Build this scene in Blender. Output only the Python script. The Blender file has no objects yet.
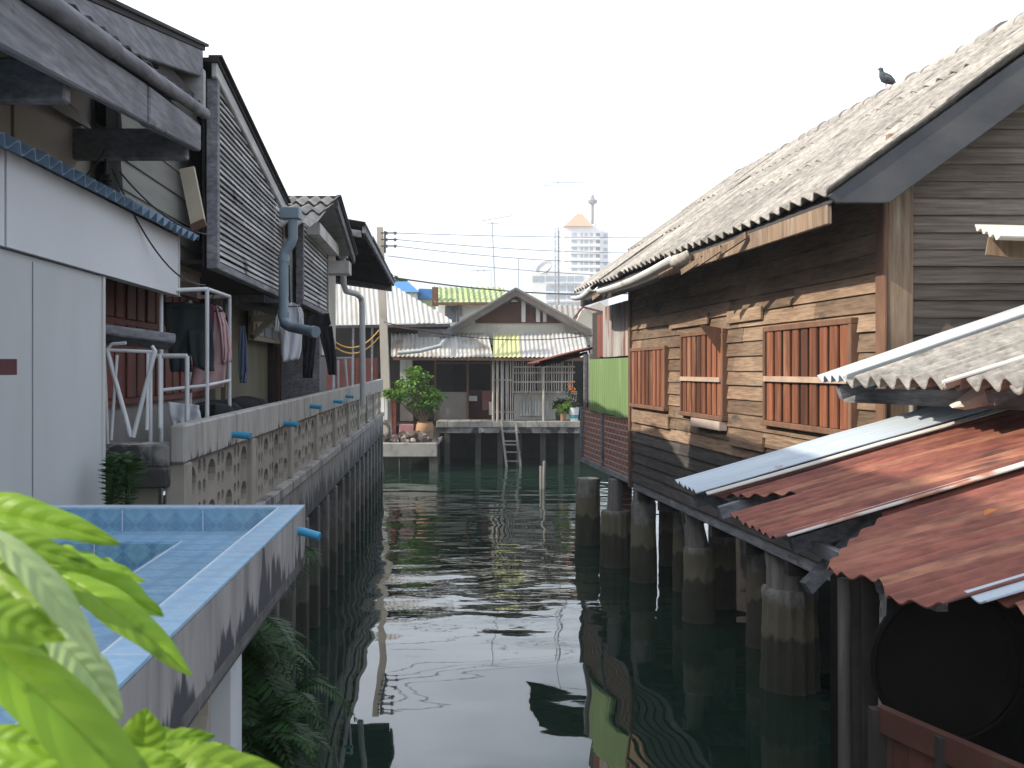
import bpy, bmesh, math, random
from mathutils import Vector, Matrix, noise
random.seed(11)
R_ = random.random
def U(a, b): return a + (b - a) * random.random()
S = 0.7                       # layout units -> metres
H = 4.3; HY = 370.0; FP = 1024.0
scene = bpy.context.scene
COL = scene.collection
ORG = {}

def V(*a): return Vector(a)
def P(px, py, Y): return Vector(((px - 512) / FP * Y, Y, H - (py - HY) / FP * Y))
def L(o, Y, z): return Vector((-o - 0.07 * Y, Y, z))          # left bank, o = distance inland
def R(o, Y, z): return Vector((5.209 + o - 0.129 * Y, Y, z))  # right bank, o = distance inland
def C(o, Y, z): return Vector((-0.68 - o - 0.066 * Y, Y, z))  # tiled counter

class MB:
    def __init__(s): s.v = []; s.f = []; s.ch = []
    def add(s, vs, fs):
        n = len(s.v); s.ch.append((list(vs), list(fs))); s.v += [Vector(p) for p in vs]; s.f += [tuple(i + n for i in f) for f in fs]
    def hexa(s, c):
        s.add(c, [(0,3,2,1),(4,5,6,7),(0,1,5,4),(1,2,6,5),(2,3,7,6),(3,0,4,7)])
    def fbox(s, f, a0, a1, b0, b1, c0, c1):
        s.hexa([f(a0,b0,c0), f(a1,b0,c0), f(a1,b1,c0), f(a0,b1,c0), f(a0,b0,c1), f(a1,b0,c1), f(a1,b1,c1), f(a0,b1,c1)])
    def box(s, x0, x1, y0, y1, z0, z1): s.fbox(V, x0, x1, y0, y1, z0, z1)
    def beam(s, p0, p1, w, h, up=None):
        p0 = Vector(p0); p1 = Vector(p1); d = (p1 - p0).normalized()
        up = Vector(up) if up else (Vector((0,0,1)) if abs(d.z) < .9 else Vector((0,1,0)))
        sx = d.cross(up).normalized() * (w / 2); u = sx.cross(d).normalized() * (h / 2)
        s.hexa([p0-sx-u, p0+sx-u, p0+sx+u, p0-sx+u, p1-sx-u, p1+sx-u, p1+sx+u, p1-sx+u])
    def tube(s, pts, r, n=8, cap=True):
        pts = [Vector(p) for p in pts]; rs = r if isinstance(r, (list, tuple)) else [r] * len(pts)
        rings = []; pu = None
        for i, p in enumerate(pts):
            d = (pts[min(i+1, len(pts)-1)] - pts[max(i-1, 0)]).normalized()
            ref = pu if pu is not None else (Vector((0,0,1)) if abs(d.z) < .9 else Vector((1,0,0)))
            x = d.cross(ref)
            if x.length < 1e-4: x = d.cross(Vector((0.3,1,0.2)))
            x.normalize(); y = x.cross(d).normalized(); pu = y
            rings.append([p + (x * math.cos(2*math.pi*k/n) + y * math.sin(2*math.pi*k/n)) * rs[i] for k in range(n)])
        vs = [q for g in rings for q in g]; fs = []
        for i in range(len(pts) - 1):
            for k in range(n):
                a = i*n+k; b = i*n+(k+1) % n; fs.append((a, b, b+n, a+n))
        if cap: fs.append(tuple(range(n))[::-1]); fs.append(tuple((len(pts)-1)*n + k for k in range(n)))
        s.add(vs, fs)
    def prism(s, poly, t):
        t = Vector(t); n = len(poly); poly = [Vector(p) for p in poly]
        s.add(poly + [p + t for p in poly], [tuple(range(n))[::-1], tuple(range(n, 2*n))] + [(i, (i+1) % n, (i+1) % n + n, i+n) for i in range(n)])
    def lathe(s, c, prof, n=16, jit=0, flute=0, nf=12):
        c = Vector(c); vs = []; fs = []
        for (r, z) in prof:
            for k in range(n):
                a = 2*math.pi*k/n; rr = r * (1 + flute * math.cos(a*nf) + (.07*noise.noise(Vector((math.cos(a)*2.2+c.x*3, math.sin(a)*2.2, z*3))) if flute or n > 24 else 0)) + U(-jit, jit)
                vs.append(c + Vector((rr*math.cos(a), rr*math.sin(a), z)))
        for i in range(len(prof)-1):
            for k in range(n):
                a = i*n+k; b = i*n+(k+1) % n; fs.append((a, b, b+n, a+n))
        fs.append(tuple(range(n))[::-1]); fs.append(tuple((len(prof)-1)*n + k for k in range(n)))
        s.add(vs, fs)
    def grid(s, rows):
        n = len(rows[0]); vs = [p for r in rows for p in r]; fs = []
        for i in range(len(rows)-1):
            for k in range(n-1): a = i*n+k; fs.append((a, a+1, a+1+n, a+n))
        s.add(vs, fs)
    def build_each(s, name, mat, parent=None, **k):
        out = []
        for vs, fs in s.ch:
            m = MB(); m.add(vs, fs); out.append(m.build(name, mat, parent, **k))
        return out[0]
    def build(s, name, mat, parent=None, smooth=False, bevel=0, solid=0, keep=False):
        me = bpy.data.meshes.new(name)
        vs = [p * S for p in s.v]
        if parent is not None: o0 = ORG[parent]
        else:
            xs = [p.x for p in vs]; ys = [p.y for p in vs]; zs = [p.z for p in vs]
            o0 = Vector(((min(xs)+max(xs))/2, (min(ys)+max(ys))/2, min(zs)))
        me.from_pydata([p - o0 for p in vs], [], s.f)
        if not keep:
            bm = bmesh.new(); bm.from_mesh(me); bmesh.ops.recalc_face_normals(bm, faces=bm.faces); bm.to_mesh(me); bm.free()
        me.materials.append(mat)
        if getattr(s, 'lv', None) and len(s.lv) == len(vs):
            at = me.attributes.new('lv', 'FLOAT_VECTOR', 'POINT')
            for i, q in enumerate(s.lv): at.data[i].vector = q
        if smooth:
            for p in me.polygons: p.use_smooth = True
            me.set_sharp_from_angle(angle=math.radians(50))
        ob = bpy.data.objects.new(name, me); COL.objects.link(ob)
        ORG[ob] = o0
        if parent is not None: ob.parent = parent
        else: ob.location = o0
        if bevel:
            m = ob.modifiers.new('bevel', 'BEVEL'); m.width = bevel; m.segments = 1; m.limit_method = 'ANGLE'
        if solid:
            m = ob.modifiers.new('solid', 'SOLIDIFY'); m.thickness = solid; m.offset = 0
        return ob

def tag(o, label=None, cat=None, group=None, kind=None):
    if label: o['label'] = label
    if cat: o['category'] = cat
    if group: o['group'] = group
    if kind: o['kind'] = kind
    return o
def thing(name, label, cat, loc, group=None):
    o = bpy.data.objects.new(name, None); COL.objects.link(o); o.empty_display_size = .1
    o.location = Vector(loc) * S; ORG[o] = Vector(loc) * S
    return tag(o, label, cat, group)
def dup(root, loc, label, rz=0, sc=1):
    r = root.copy(); COL.objects.link(r); r.location = Vector(loc) * S; r.rotation_euler = (0, 0, rz); r.scale = (sc,)*3
    r['label'] = label
    for ch in list(root.children):
        c = ch.copy(); COL.objects.link(c); c.parent = r
        for g in ch.children:
            d = g.copy(); COL.objects.link(d); d.parent = c
    return r

# ------------------------------------------------------------------ materials
def nodes(name):
    m = bpy.data.materials.new(name); m.use_nodes = True; nt = m.node_tree
    return m, nt, nt.nodes['Principled BSDF']
def N(nt, t, **k):
    n = nt.nodes.new(t)
    for a, b in k.items():
        if a == 'ins':
            for q, w in b.items(): n.inputs[q].default_value = w
        else: setattr(n, a, b)
    return n
def coords(nt, sc, rot=(0,0,0)):
    tc = N(nt, 'ShaderNodeTexCoord'); mp = N(nt, 'ShaderNodeMapping'); mp.inputs['Scale'].default_value = sc; mp.inputs['Rotation'].default_value = rot
    nt.links.new(tc.outputs['Object'], mp.inputs['Vector']); return mp.outputs[0]
def noisef(nt, sc, detail=6, lo=.35, hi=.65, rough=.6, scale=1.0):
    n = N(nt, 'ShaderNodeTexNoise', ins={'Scale': scale, 'Detail': detail, 'Roughness': rough}); nt.links.new(coords(nt, sc), n.inputs['Vector'])
    r = N(nt, 'ShaderNodeMapRange', ins={'From Min': lo, 'From Max': hi}); nt.links.new(n.outputs[0], r.inputs[0]); return r.outputs[0], n.outputs[0]
def mixc(nt, f, a, b, mode='MIX'):
    m = N(nt, 'ShaderNodeMix', data_type='RGBA', blend_type=mode)
    if isinstance(f, float): m.inputs[0].default_value = f
    else: nt.links.new(f, m.inputs[0])
    for i, x in ((6, a), (7, b)):
        if isinstance(x, (tuple, list)): m.inputs[i].default_value = (*x[:3], 1)
        else: nt.links.new(x, m.inputs[i])
    return m.outputs[2]
def M(name, c1, c2, c3=None, sc=(4,4,4), st=(.55,.7), ssc=(1,1,1), rough=.85, bump=.25, bd=.01, island=.12, metal=0, spec=.3, c4=None, st4=(.6,.65), ssc4=(6,6,6), grain=None):
    m, nt, b = nodes(name)
    f, raw = noisef(nt, sc); col = mixc(nt, f, c1, c2)
    if c3: g, _ = noisef(nt, ssc, 5, *st); col = mixc(nt, g, col, c3)
    if c4: g, _ = noisef(nt, ssc4, 6, *st4); col = mixc(nt, g, col, c4)
    if grain:
        g, _ = noisef(nt, grain, 3, .3, .7); q = N(nt, 'ShaderNodeMapRange', ins={'To Min': .6, 'To Max': 1.25}); nt.links.new(g, q.inputs[0])
        col = mixc(nt, 1.0, col, q.outputs[0], 'MULTIPLY')
    if island:
        ge = N(nt, 'ShaderNodeNewGeometry'); q = N(nt, 'ShaderNodeMapRange', ins={'To Min': 1-island*1.6, 'To Max': 1+island})
        nt.links.new(ge.outputs['Random Per Island'], q.inputs[0]); col = mixc(nt, 1.0, col, q.outputs[0], 'MULTIPLY')
    nt.links.new(col, b.inputs['Base Color']); b.inputs['Roughness'].default_value = rough; b.inputs['Metallic'].default_value = metal
    b.inputs['Specular IOR Level'].default_value = spec
    if bump:
        bp = N(nt, 'ShaderNodeBump', ins={'Strength': bump, 'Distance': bd}); nt.links.new(raw, bp.inputs['Height']); nt.links.new(bp.outputs[0], b.inputs['Normal'])
    return m
def fmat(name, c, rough=.7, metal=0, sc=(3,3,3), var=.85, bump=.1):
    return M(name, c, tuple(x*var for x in c), sc=sc, rough=rough, metal=metal, bump=bump, bd=.004, island=.05)

clap = M('weathered brown clapboard', (.25,.165,.108), (.15,.10,.07), (.31,.225,.155), sc=(6,1.2,30), st=(.5,.7), ssc=(.8,.6,1.4), island=.26, c4=(.07,.06,.052), st4=(.62,.72), ssc4=(1,1.5,5), grain=(4,4,60))
clap_low = M('weathered and shaded grey clapboard', (.085,.076,.07), (.05,.046,.043), (.13,.115,.10), sc=(6,1.0,25), ssc=(.8,.8,3), island=.2, grain=(4,4,60))  # grey weathering, darkened further with the shade low on the wall
clap_end = M('dull grey brown clapboard', (.20,.165,.135), (.125,.10,.082), (.24,.20,.165), sc=(1.0,6,30), ssc=(.8,.8,1.4), island=.15, grain=(3,4,60))
shut = M('red brown shutter wood', (.25,.092,.045), (.12,.045,.026), (.33,.20,.13), sc=(14,14,.8), st=(.55,.75), ssc=(6,6,1.0), island=.3, rough=.6, grain=(40,40,2))
shut_dark = M('dark gap behind slats', (.02,.014,.012), (.012,.01,.008), island=0)
frame_w = M('brown window frame', (.17,.09,.055), (.11,.062,.042), sc=(10,10,3), island=.2)
post_w = M('old timber post', (.27,.19,.13), (.16,.115,.08), (.35,.29,.22), sc=(10,10,1), ssc=(5,5,.7), island=.15, grain=(30,30,1.5))
grey_w = M('grey weathered timber', (.22,.22,.24), (.15,.15,.165), (.28,.275,.29), sc=(8,2,12), ssc=(2,2,4), island=.15, grain=(20,3,40), c4=(.05,.045,.045), st4=(.64,.7), ssc4=(2,1.2,3))
louver_m = M('grey louver timber', (.46,.46,.455), (.33,.33,.33), (.55,.54,.53), sc=(6,1.5,10), ssc=(2,2,4), island=.25, c4=(.08,.075,.075), st4=(.62,.7), ssc4=(1,2,3))
barge = M('painted grey barge board', (.062,.066,.074), (.05,.053,.06), (.085,.086,.09), sc=(2,2,6), island=.08, rough=.6)
dark_w = M('dark underside timber', (.05,.042,.038), (.03,.026,.024), sc=(6,2,6))
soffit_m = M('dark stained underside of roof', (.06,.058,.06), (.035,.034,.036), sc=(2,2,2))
asb = M('weathered fibre cement', (.33,.31,.28), (.25,.235,.215), (.42,.39,.35), sc=(1.2,9,1.2), st=(.52,.7), ssc=(1.2,3,1.2), island=.12, c4=(.13,.122,.11), st4=(.58,.70), ssc4=(3,6,3), bump=.5, grain=(18,30,18))
asb_far = M('pale corrugated sheet', (.46,.455,.44), (.37,.365,.35), (.36,.33,.28), sc=(5,.6,.6), st=(.6,.75), ssc=(2,.8,1), island=.1)
asb_yel = M('lichen yellow corrugated sheet', (.50,.50,.25), (.40,.42,.22), sc=(5,.6,.6), island=.1)
green_tile = M('pale green roof sheet', (.30,.40,.16), (.40,.47,.24), (.50,.53,.38), sc=(6,1,1), ssc=(3,1,1), island=.15)
rust = M('rusted corrugated iron', (.26,.088,.06), (.155,.055,.042), (.36,.165,.10), sc=(.5,15,.5), st=(.5,.66), ssc=(.35,7,.35), island=.10, rough=.75, c4=(.10,.05,.042), st4=(.60,.70), ssc4=(.8,11,.8), bump=.2, grain=(8,26,8))
rust_dk = M('torn dark rust', (.10,.04,.032), (.06,.028,.024), (.20,.08,.05), sc=(4,9,4), ssc=(2,4,2), island=.15)
galv = M('galvanised sheet', (.50,.555,.61), (.42,.475,.53), (.60,.64,.68), sc=(1,6,1), ssc=(1,3,1), island=.08, rough=.5, c4=(.33,.2,.13), st4=(.66,.72), ssc4=(3,5,3))
pale_strip = M('pale peeling iron strip', (.60,.58,.54), (.48,.44,.40), (.34,.16,.10), sc=(2,6,2), st=(.58,.66), ssc=(2,5,2), island=.05)
blue_gal = M('blue grey corrugated awning', (.20,.30,.42), (.14,.22,.31), sc=(3,5,3), island=.1, rough=.5)
green_sh = M('green corrugated sheet', (.17,.26,.11), (.14,.22,.09), (.24,.31,.17), sc=(3,3,.8), ssc=(4,4,.6), island=.06, rough=.55)
grey_sh = M('streaked grey iron sheet', (.42,.41,.40), (.30,.28,.27), (.22,.09,.065), sc=(8,8,.8), st=(.52,.62), ssc=(3,5,.5), island=.1)
redbr_sh = M('red brown iron sheet', (.20,.065,.05), (.14,.05,.04), sc=(6,6,1), island=.1)
conc = M('stained concrete', (.36,.345,.325), (.27,.258,.245), (.17,.165,.16), sc=(3,3,3), st=(.52,.66), ssc=(4,4,.7), island=.05, bump=.5, c4=(.055,.053,.055), st4=(.57,.64), ssc4=(4,4,.5), grain=(14,14,14))
conc_lat = M('grey brown vent block', (.36,.325,.28), (.29,.265,.23), (.19,.17,.15), sc=(2,2,2), ssc=(1.5,1.5,1), st=(.55,.75), island=0, bump=.4, bd=.005)
conc_peel = M('peeling dirty concrete', (.27,.26,.25), (.15,.145,.14), (.045,.043,.042), sc=(4,2.5,3), st=(.5,.56), ssc=(2.2,1.4,1.2), island=.08, bump=.7, bd=.03, c4=(.42,.40,.38), st4=(.6,.63), ssc4=(3,2,2))
def pile_mat(name, dry, wet, algae):
    m, nt, b = nodes(name); f, raw = noisef(nt, (11,11,7), 8, .4, .6, .75); col = mixc(nt, f, dry, tuple(x*.62 for x in dry))
    g, _ = noisef(nt, (5,5,1.2), 5, .5, .62); col = mixc(nt, g, col, tuple(x*.45 for x in dry))
    tc = N(nt, 'ShaderNodeTexCoord'); sx = N(nt, 'ShaderNodeSeparateXYZ'); nt.links.new(tc.outputs['Object'], sx.inputs[0])
    nz, _ = noisef(nt, (6,6,2), 4, 0, 1); ad = N(nt, 'ShaderNodeMath', operation='MULTIPLY_ADD', ins={1: .35}); nt.links.new(nz, ad.inputs[0]); nt.links.new(sx.outputs[2], ad.inputs[2])
    r = N(nt, 'ShaderNodeMapRange', ins={'From Min': .98, 'From Max': 1.04, 'To Min': 1, 'To Max': 0}); nt.links.new(ad.outputs[0], r.inputs[0]); col = mixc(nt, r.outputs[0], col, wet)
    r = N(nt, 'ShaderNodeMapRange', ins={'From Min': .66, 'From Max': .70, 'To Min': 1, 'To Max': 0}); nt.links.new(ad.outputs[0], r.inputs[0]); col = mixc(nt, r.outputs[0], col, algae)
    nt.links.new(col, b.inputs['Base Color']); b.inputs['Roughness'].default_value = .8
    bp = N(nt, 'ShaderNodeBump', ins={'Strength': 1.0, 'Distance': .04}); nt.links.new(raw, bp.inputs['Height']); nt.links.new(bp.outputs[0], b.inputs['Normal'])
    return m
pile_m = pile_mat('tide marked concrete pile', (.33,.31,.28), (.19,.165,.11), (.07,.068,.045))
pier_m = pile_mat('damp grey pier concrete', (.21,.205,.195), (.115,.112,.095), (.05,.054,.042))
white_wall = M('white painted board', (.66,.69,.72), (.63,.66,.69), (.58,.60,.63), sc=(.7,.7,.7), ssc=(.8,.8,.3), st=(.4,.8), island=.02, bump=.05, rough=.6)
grey_wall = M('pale grey cement board', (.55,.575,.585), (.50,.525,.54), (.42,.44,.44), sc=(.8,.8,.5), ssc=(1.2,1.2,.3), st=(.45,.8), island=.03, bump=.05)
beige_wall = M('stained beige board', (.42,.40,.34), (.34,.32,.28), (.22,.19,.15), sc=(1,1,.6), ssc=(3,3,.5), st=(.55,.72), island=.05)
olive_w = M('olive drab timber', (.20,.19,.135), (.14,.13,.095), sc=(4,4,1), island=.12)
red_door = M('dull red painted wood', (.19,.052,.042), (.15,.042,.035), (.11,.035,.03), sc=(3,3,1), ssc=(3,3,1), island=.08, rough=.55)
brown_door = M('dark brown painted wood', (.085,.045,.035), (.06,.034,.028), sc=(3,3,1), island=.1)
white_p = fmat('white painted metal', (.66,.68,.70), .45)
white_wood = M('white painted timber', (.62,.62,.60), (.50,.50,.48), (.40,.38,.35), sc=(4,4,1), ssc=(4,4,1), island=.08)
black_p = fmat('black plastic', (.02,.02,.022), .5)
pvc_b = fmat('blue pvc pipe', (.05,.30,.50), .35)
pvc_g = M('grey blue drain pipe', (.20,.26,.31), (.14,.19,.23), (.27,.32,.36), sc=(4,4,2), ssc=(3,3,1), island=.05, rough=.5)
pvc_w = fmat('pale grey drain pipe', (.42,.44,.45), .4)
def grime(name, base, z0, zh, thr=.35, amp=1.7):
    m, nt, b = nodes(name); f, raw = noisef(nt, (5,5,2)); col = mixc(nt, f, base, tuple(x*.72 for x in base))
    g, _ = noisef(nt, (9,9,.9), 4, .5, .7); col = mixc(nt, g, col, tuple(x*.5 for x in base))
    tc = N(nt, 'ShaderNodeTexCoord'); sx = N(nt, 'ShaderNodeSeparateXYZ'); nt.links.new(tc.outputs['Object'], sx.inputs[0])
    r = N(nt, 'ShaderNodeMapRange', ins={'From Min': z0, 'From Max': z0+zh}); r.clamp = False; nt.links.new(sx.outputs[2], r.inputs[0])
    n1, r1 = noisef(nt, (2.6,2.6,.5), 6, 0, 1, .7); q = N(nt, 'ShaderNodeMath', operation='MULTIPLY_ADD', ins={1: amp*2, 2: -amp}); nt.links.new(r1, q.inputs[0])
    n2, r2 = noisef(nt, (16,16,1.2), 4, 0, 1, .6); q2 = N(nt, 'ShaderNodeMath', operation='MULTIPLY_ADD', ins={1: amp*.9, 2: -amp*.45}); nt.links.new(r2, q2.inputs[0])
    s = N(nt, 'ShaderNodeMath', operation='ADD'); nt.links.new(q.outputs[0], s.inputs[0]); nt.links.new(q2.outputs[0], s.inputs[1])
    t = N(nt, 'ShaderNodeMath', operation='ADD'); nt.links.new(s.outputs[0], t.inputs[0]); nt.links.new(r.outputs[0], t.inputs[1])
    k = N(nt, 'ShaderNodeMapRange', ins={'From Min': thr-.06, 'From Max': thr+.06, 'To Min': 1, 'To Max': 0}); nt.links.new(t.outputs[0], k.inputs[0])
    col = mixc(nt, k.outputs[0], col, (.05,.05,.058))
    nt.links.new(col, b.inputs['Base Color']); b.inputs['Roughness'].default_value = .85
    bp = N(nt, 'ShaderNodeBump', ins={'Strength': .4, 'Distance': .01}); nt.links.new(raw, bp.inputs['Height']); nt.links.new(bp.outputs[0], b.inputs['Normal'])
    return m
grime_counter = grime('blackened counter edge concrete', (.36,.34,.33), .68, .18, .42)
grime_par = grime('drip stained parapet concrete', (.42,.40,.37), 2.485, .23, -.12, 1.5)
grime_beam = grime('black grimed beam', (.26,.25,.24), 1.42, .45, .5, 1.5)
def brick_mat():
    m, nt, b = nodes('worn red brick'); tc = N(nt, 'ShaderNodeTexCoord'); sx = N(nt, 'ShaderNodeSeparateXYZ'); nt.links.new(tc.outputs['Object'], sx.inputs[0])
    cb = N(nt, 'ShaderNodeCombineXYZ'); nt.links.new(sx.outputs[1], cb.inputs[0]); nt.links.new(sx.outputs[2], cb.inputs[1])
    br = N(nt, 'ShaderNodeTexBrick', ins={'Color1': (.30,.10,.065,1), 'Color2': (.20,.075,.055,1), 'Mortar': (.40,.36,.31,1), 'Scale': 1, 'Mortar Size': .012, 'Brick Width': .24, 'Row Height': .088, 'Mortar Smooth': .3})
    nt.links.new(cb.outputs[0], br.inputs['Vector'])
    f, raw = noisef(nt, (4,4,4), 5, .5, .7); col = mixc(nt, f, br.outputs['Color'], (.22,.17,.14))
    nt.links.new(col, b.inputs['Base Color']); b.inputs['Roughness'].default_value = .9
    bp = N(nt, 'ShaderNodeBump', ins={'Strength': .8, 'Distance': -.012}); nt.links.new(br.outputs['Fac'], bp.inputs['Height']); nt.links.new(bp.outputs[0], b.inputs['Normal'])
    return m
brick = brick_mat()
def tile_mat(name, ax, ca, cb_, cell, groutc=(.62,.66,.70), gw=.25, gh=.25, rough=.25):
    # two-tone diamond print with pale grout
    m, nt, b = nodes(name); tc = N(nt, 'ShaderNodeTexCoord'); sx = N(nt, 'ShaderNodeSeparateXYZ'); nt.links.new(tc.outputs['Object'], sx.inputs[0])
    def tri(sock, per):
        q = N(nt, 'ShaderNodeMath', operation='PINGPONG', ins={1: per}); nt.links.new(sock, q.inputs[0]); return q.outputs[0]
    a = tri(sx.outputs[ax[0]], cell); c = tri(sx.outputs[ax[1]], cell)
    s_ = N(nt, 'ShaderNodeMath', operation='ADD'); nt.links.new(a, s_.inputs[0]); nt.links.new(c, s_.inputs[1])
    g = N(nt, 'ShaderNodeMath', operation='GREATER_THAN', ins={1: cell}); nt.links.new(s_.outputs[0], g.inputs[0])
    a2 = tri(sx.outputs[ax[0]], cell*.5); c2 = tri(sx.outputs[ax[1]], cell*.5)
    s2 = N(nt, 'ShaderNodeMath', operation='ADD'); nt.links.new(a2, s2.inputs[0]); nt.links.new(c2, s2.inputs[1])
    g2 = N(nt, 'ShaderNodeMath', operation='GREATER_THAN', ins={1: cell*.5}); nt.links.new(s2.outputs[0], g2.inputs[0])
    col = mixc(nt, g.outputs[0], ca, cb_); col = mixc(nt, .35, col, mixc(nt, g2.outputs[0], ca, cb_))
    f, raw = noisef(nt, (3,3,3), 4, .3, .7); col = mixc(nt, f, col, mixc(nt, .25, col, (.45,.5,.55)))
    for sock, per in ((sx.outputs[ax[0]], gw), (sx.outputs[ax[1]], gh)):
        if not per: continue
        q = N(nt, 'ShaderNodeMath', operation='PINGPONG', ins={1: per/2}); nt.links.new(sock, q.inputs[0])
        l = N(nt, 'ShaderNodeMath', operation='LESS_THAN', ins={1: .0014}); nt.links.new(q.outputs[0], l.inputs[0]); col = mixc(nt, l.outputs[0], col, groutc)
    nt.links.new(col, b.inputs['Base Color']); b.inputs['Roughness'].default_value = rough
    n = N(nt, 'ShaderNodeTexNoise', ins={'Scale': 25, 'Detail': 3}); nt.links.new(tc.outputs['Object'], n.inputs['Vector'])
    bp = N(nt, 'ShaderNodeBump', ins={'Strength': .12, 'Distance': .01}); nt.links.new(n.outputs[0], bp.inputs['Height']); nt.links.new(bp.outputs[0], b.inputs['Normal'])
    return m
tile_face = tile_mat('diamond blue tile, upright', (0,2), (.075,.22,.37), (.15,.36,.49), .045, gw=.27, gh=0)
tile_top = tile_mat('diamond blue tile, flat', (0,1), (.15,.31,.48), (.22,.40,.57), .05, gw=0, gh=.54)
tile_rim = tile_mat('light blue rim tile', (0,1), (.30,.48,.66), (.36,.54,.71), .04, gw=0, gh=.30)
def leaf_mat(name, c, c2, tr=.45, rough=.45, isl=.15, vein=None):
    m, nt, b = nodes(name); f, raw = noisef(nt, (5,5,5), 4, .3, .7); col = mixc(nt, f, c, c2)
    if vein:
        at = N(nt, 'ShaderNodeAttribute', attribute_name='lv'); sx = N(nt, 'ShaderNodeSeparateXYZ'); nt.links.new(at.outputs['Vector'], sx.inputs[0])
        ab = N(nt, 'ShaderNodeMath', operation='ABSOLUTE'); nt.links.new(sx.outputs[1], ab.inputs[0])
        pw_ = N(nt, 'ShaderNodeMath', operation='POWER', ins={1: 1.4}); nt.links.new(ab.outputs[0], pw_.inputs[0])
        t1 = N(nt, 'ShaderNodeMath', operation='MULTIPLY', ins={1: 8.0}); nt.links.new(sx.outputs[0], t1.inputs[0])
        t2 = N(nt, 'ShaderNodeMath', operation='MULTIPLY_ADD', ins={1: -1.1}); nt.links.new(pw_.outputs[0], t2.inputs[0]); nt.links.new(t1.outputs[0], t2.inputs[2])
        pp = N(nt, 'ShaderNodeMath', operation='PINGPONG', ins={1: .5}); nt.links.new(t2.outputs[0], pp.inputs[0])
        v1 = N(nt, 'ShaderNodeMapRange', ins={'From Min': .0, 'From Max': .09, 'To Min': .32, 'To Max': 0}); nt.links.new(pp.outputs[0], v1.inputs[0])
        v2 = N(nt, 'ShaderNodeMapRange', ins={'From Min': .01, 'From Max': .07, 'To Min': .6, 'To Max': 0}); nt.links.new(ab.outputs[0], v2.inputs[0])
        mxm = N(nt, 'ShaderNodeMath', operation='MAXIMUM'); nt.links.new(v1.outputs[0], mxm.inputs[0]); nt.links.new(v2.outputs[0], mxm.inputs[1])
        col = mixc(nt, mxm.outputs[0], col, vein)
        bpv = N(nt, 'ShaderNodeBump', ins={'Strength': .3, 'Distance': .003}); iv = N(nt, 'ShaderNodeMapRange', ins={'From Max': .5}); nt.links.new(pp.outputs[0], iv.inputs[0]); nt.links.new(iv.outputs[0], bpv.inputs['Height']); nt.links.new(bpv.outputs[0], b.inputs['Normal'])
        g2, _ = noisef(nt, (28,28,28), 3, .62, .72); col = mixc(nt, g2, col, tuple(x*.7 for x in c2))
    ge = N(nt, 'ShaderNodeNewGeometry'); q = N(nt, 'ShaderNodeMapRange', ins={'To Min': 1-isl*1.5, 'To Max': 1+isl}); nt.links.new(ge.outputs['Random Per Island'], q.inputs[0]); col = mixc(nt, 1.0, col, q.outputs[0], 'MULTIPLY')
    nt.links.new(col, b.inputs['Base Color']); b.inputs['Roughness'].default_value = rough; b.inputs['Specular IOR Level'].default_value = .3
    t = N(nt, 'ShaderNodeBsdfTranslucent'); nt.links.new(mixc(nt, 1.0, col, (1.0,1.0,.5), 'MULTIPLY'), t.inputs[0])
    mx = N(nt, 'ShaderNodeMixShader', ins={0: tr}); nt.links.new(b.outputs[0], mx.inputs[1]); nt.links.new(t.outputs[0], mx.inputs[2]); nt.links.new(mx.outputs[0], nt.nodes['Material Output'].inputs[0])
    return m
lime = leaf_mat('lime green leaf', (.28,.44,.04), (.18,.34,.025), vein=(.21,.36,.04))
lime_back = leaf_mat('dull pale leaf underside', (.33,.42,.20), (.28,.37,.15), .3, vein=(.24,.32,.12))
bush_m = leaf_mat('bright bush leaf', (.17,.31,.05), (.09,.20,.03), .4, .5, .4)
fern_m = leaf_mat('dark fern frond', (.03,.085,.02), (.018,.05,.012), .3, .5, .4)
dk_leaf = leaf_mat('dark green leaf', (.035,.075,.02), (.025,.055,.015), .2, .5, .4)
bark = M('thin brown stem', (.12,.09,.05), (.08,.06,.035), sc=(8,8,2))
cloth_w = fmat('white cotton', (.66,.69,.74), .9, bump=.2)
cloth_k = fmat('black cotton', (.015,.015,.018), .95, bump=.2)
cloth_n = fmat('dark green black cloth', (.03,.042,.045), .95, bump=.2)
cloth_p = fmat('dusty pink cloth', (.50,.33,.34), .9, bump=.2)
cloth_b = fmat('slate blue cloth', (.12,.16,.24), .9, bump=.2)
cloth_m = fmat('maroon cloth', (.14,.02,.05), .9)
cream = M('cream render', (.55,.52,.45), (.46,.44,.38), (.35,.33,.29), sc=(1,1,1), ssc=(1,1,.6), island=.04)
white_far = M('white render', (.86,.86,.86), (.82,.82,.82), sc=(.1,.1,.1), island=.03, bump=0)
orange_far = fmat('orange roof', (.62,.31,.17), .8)
glass_far = fmat('blue window glass', (.38,.45,.54), .25)
glass_dk = fmat('dark window', (.10,.12,.15), .3)
blue_roof = fmat('blue metal roof', (.05,.20,.48), .5)
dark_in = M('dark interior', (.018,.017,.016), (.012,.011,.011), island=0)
bar_m = M('rusty white grille', (.42,.40,.37), (.30,.25,.21), sc=(5,5,3), island=.2)
deck_m = M('worn deck concrete', (.30,.285,.26), (.22,.21,.19), (.13,.125,.115), sc=(3,3,3), ssc=(3,3,2), island=.05, bump=.4)
terra = M('tan clay pot', (.33,.20,.11), (.25,.15,.085), sc=(3,3,3))
wire_m = fmat('black cable', (.035,.035,.045), .6)
sky_wire = fmat('haze lightened cable', (.16,.18,.25), .6)  # lighter bluish colour stands in for haze and bloom against the sky
alu = fmat('dull aluminium', (.40,.42,.45), .45, .4)
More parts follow.
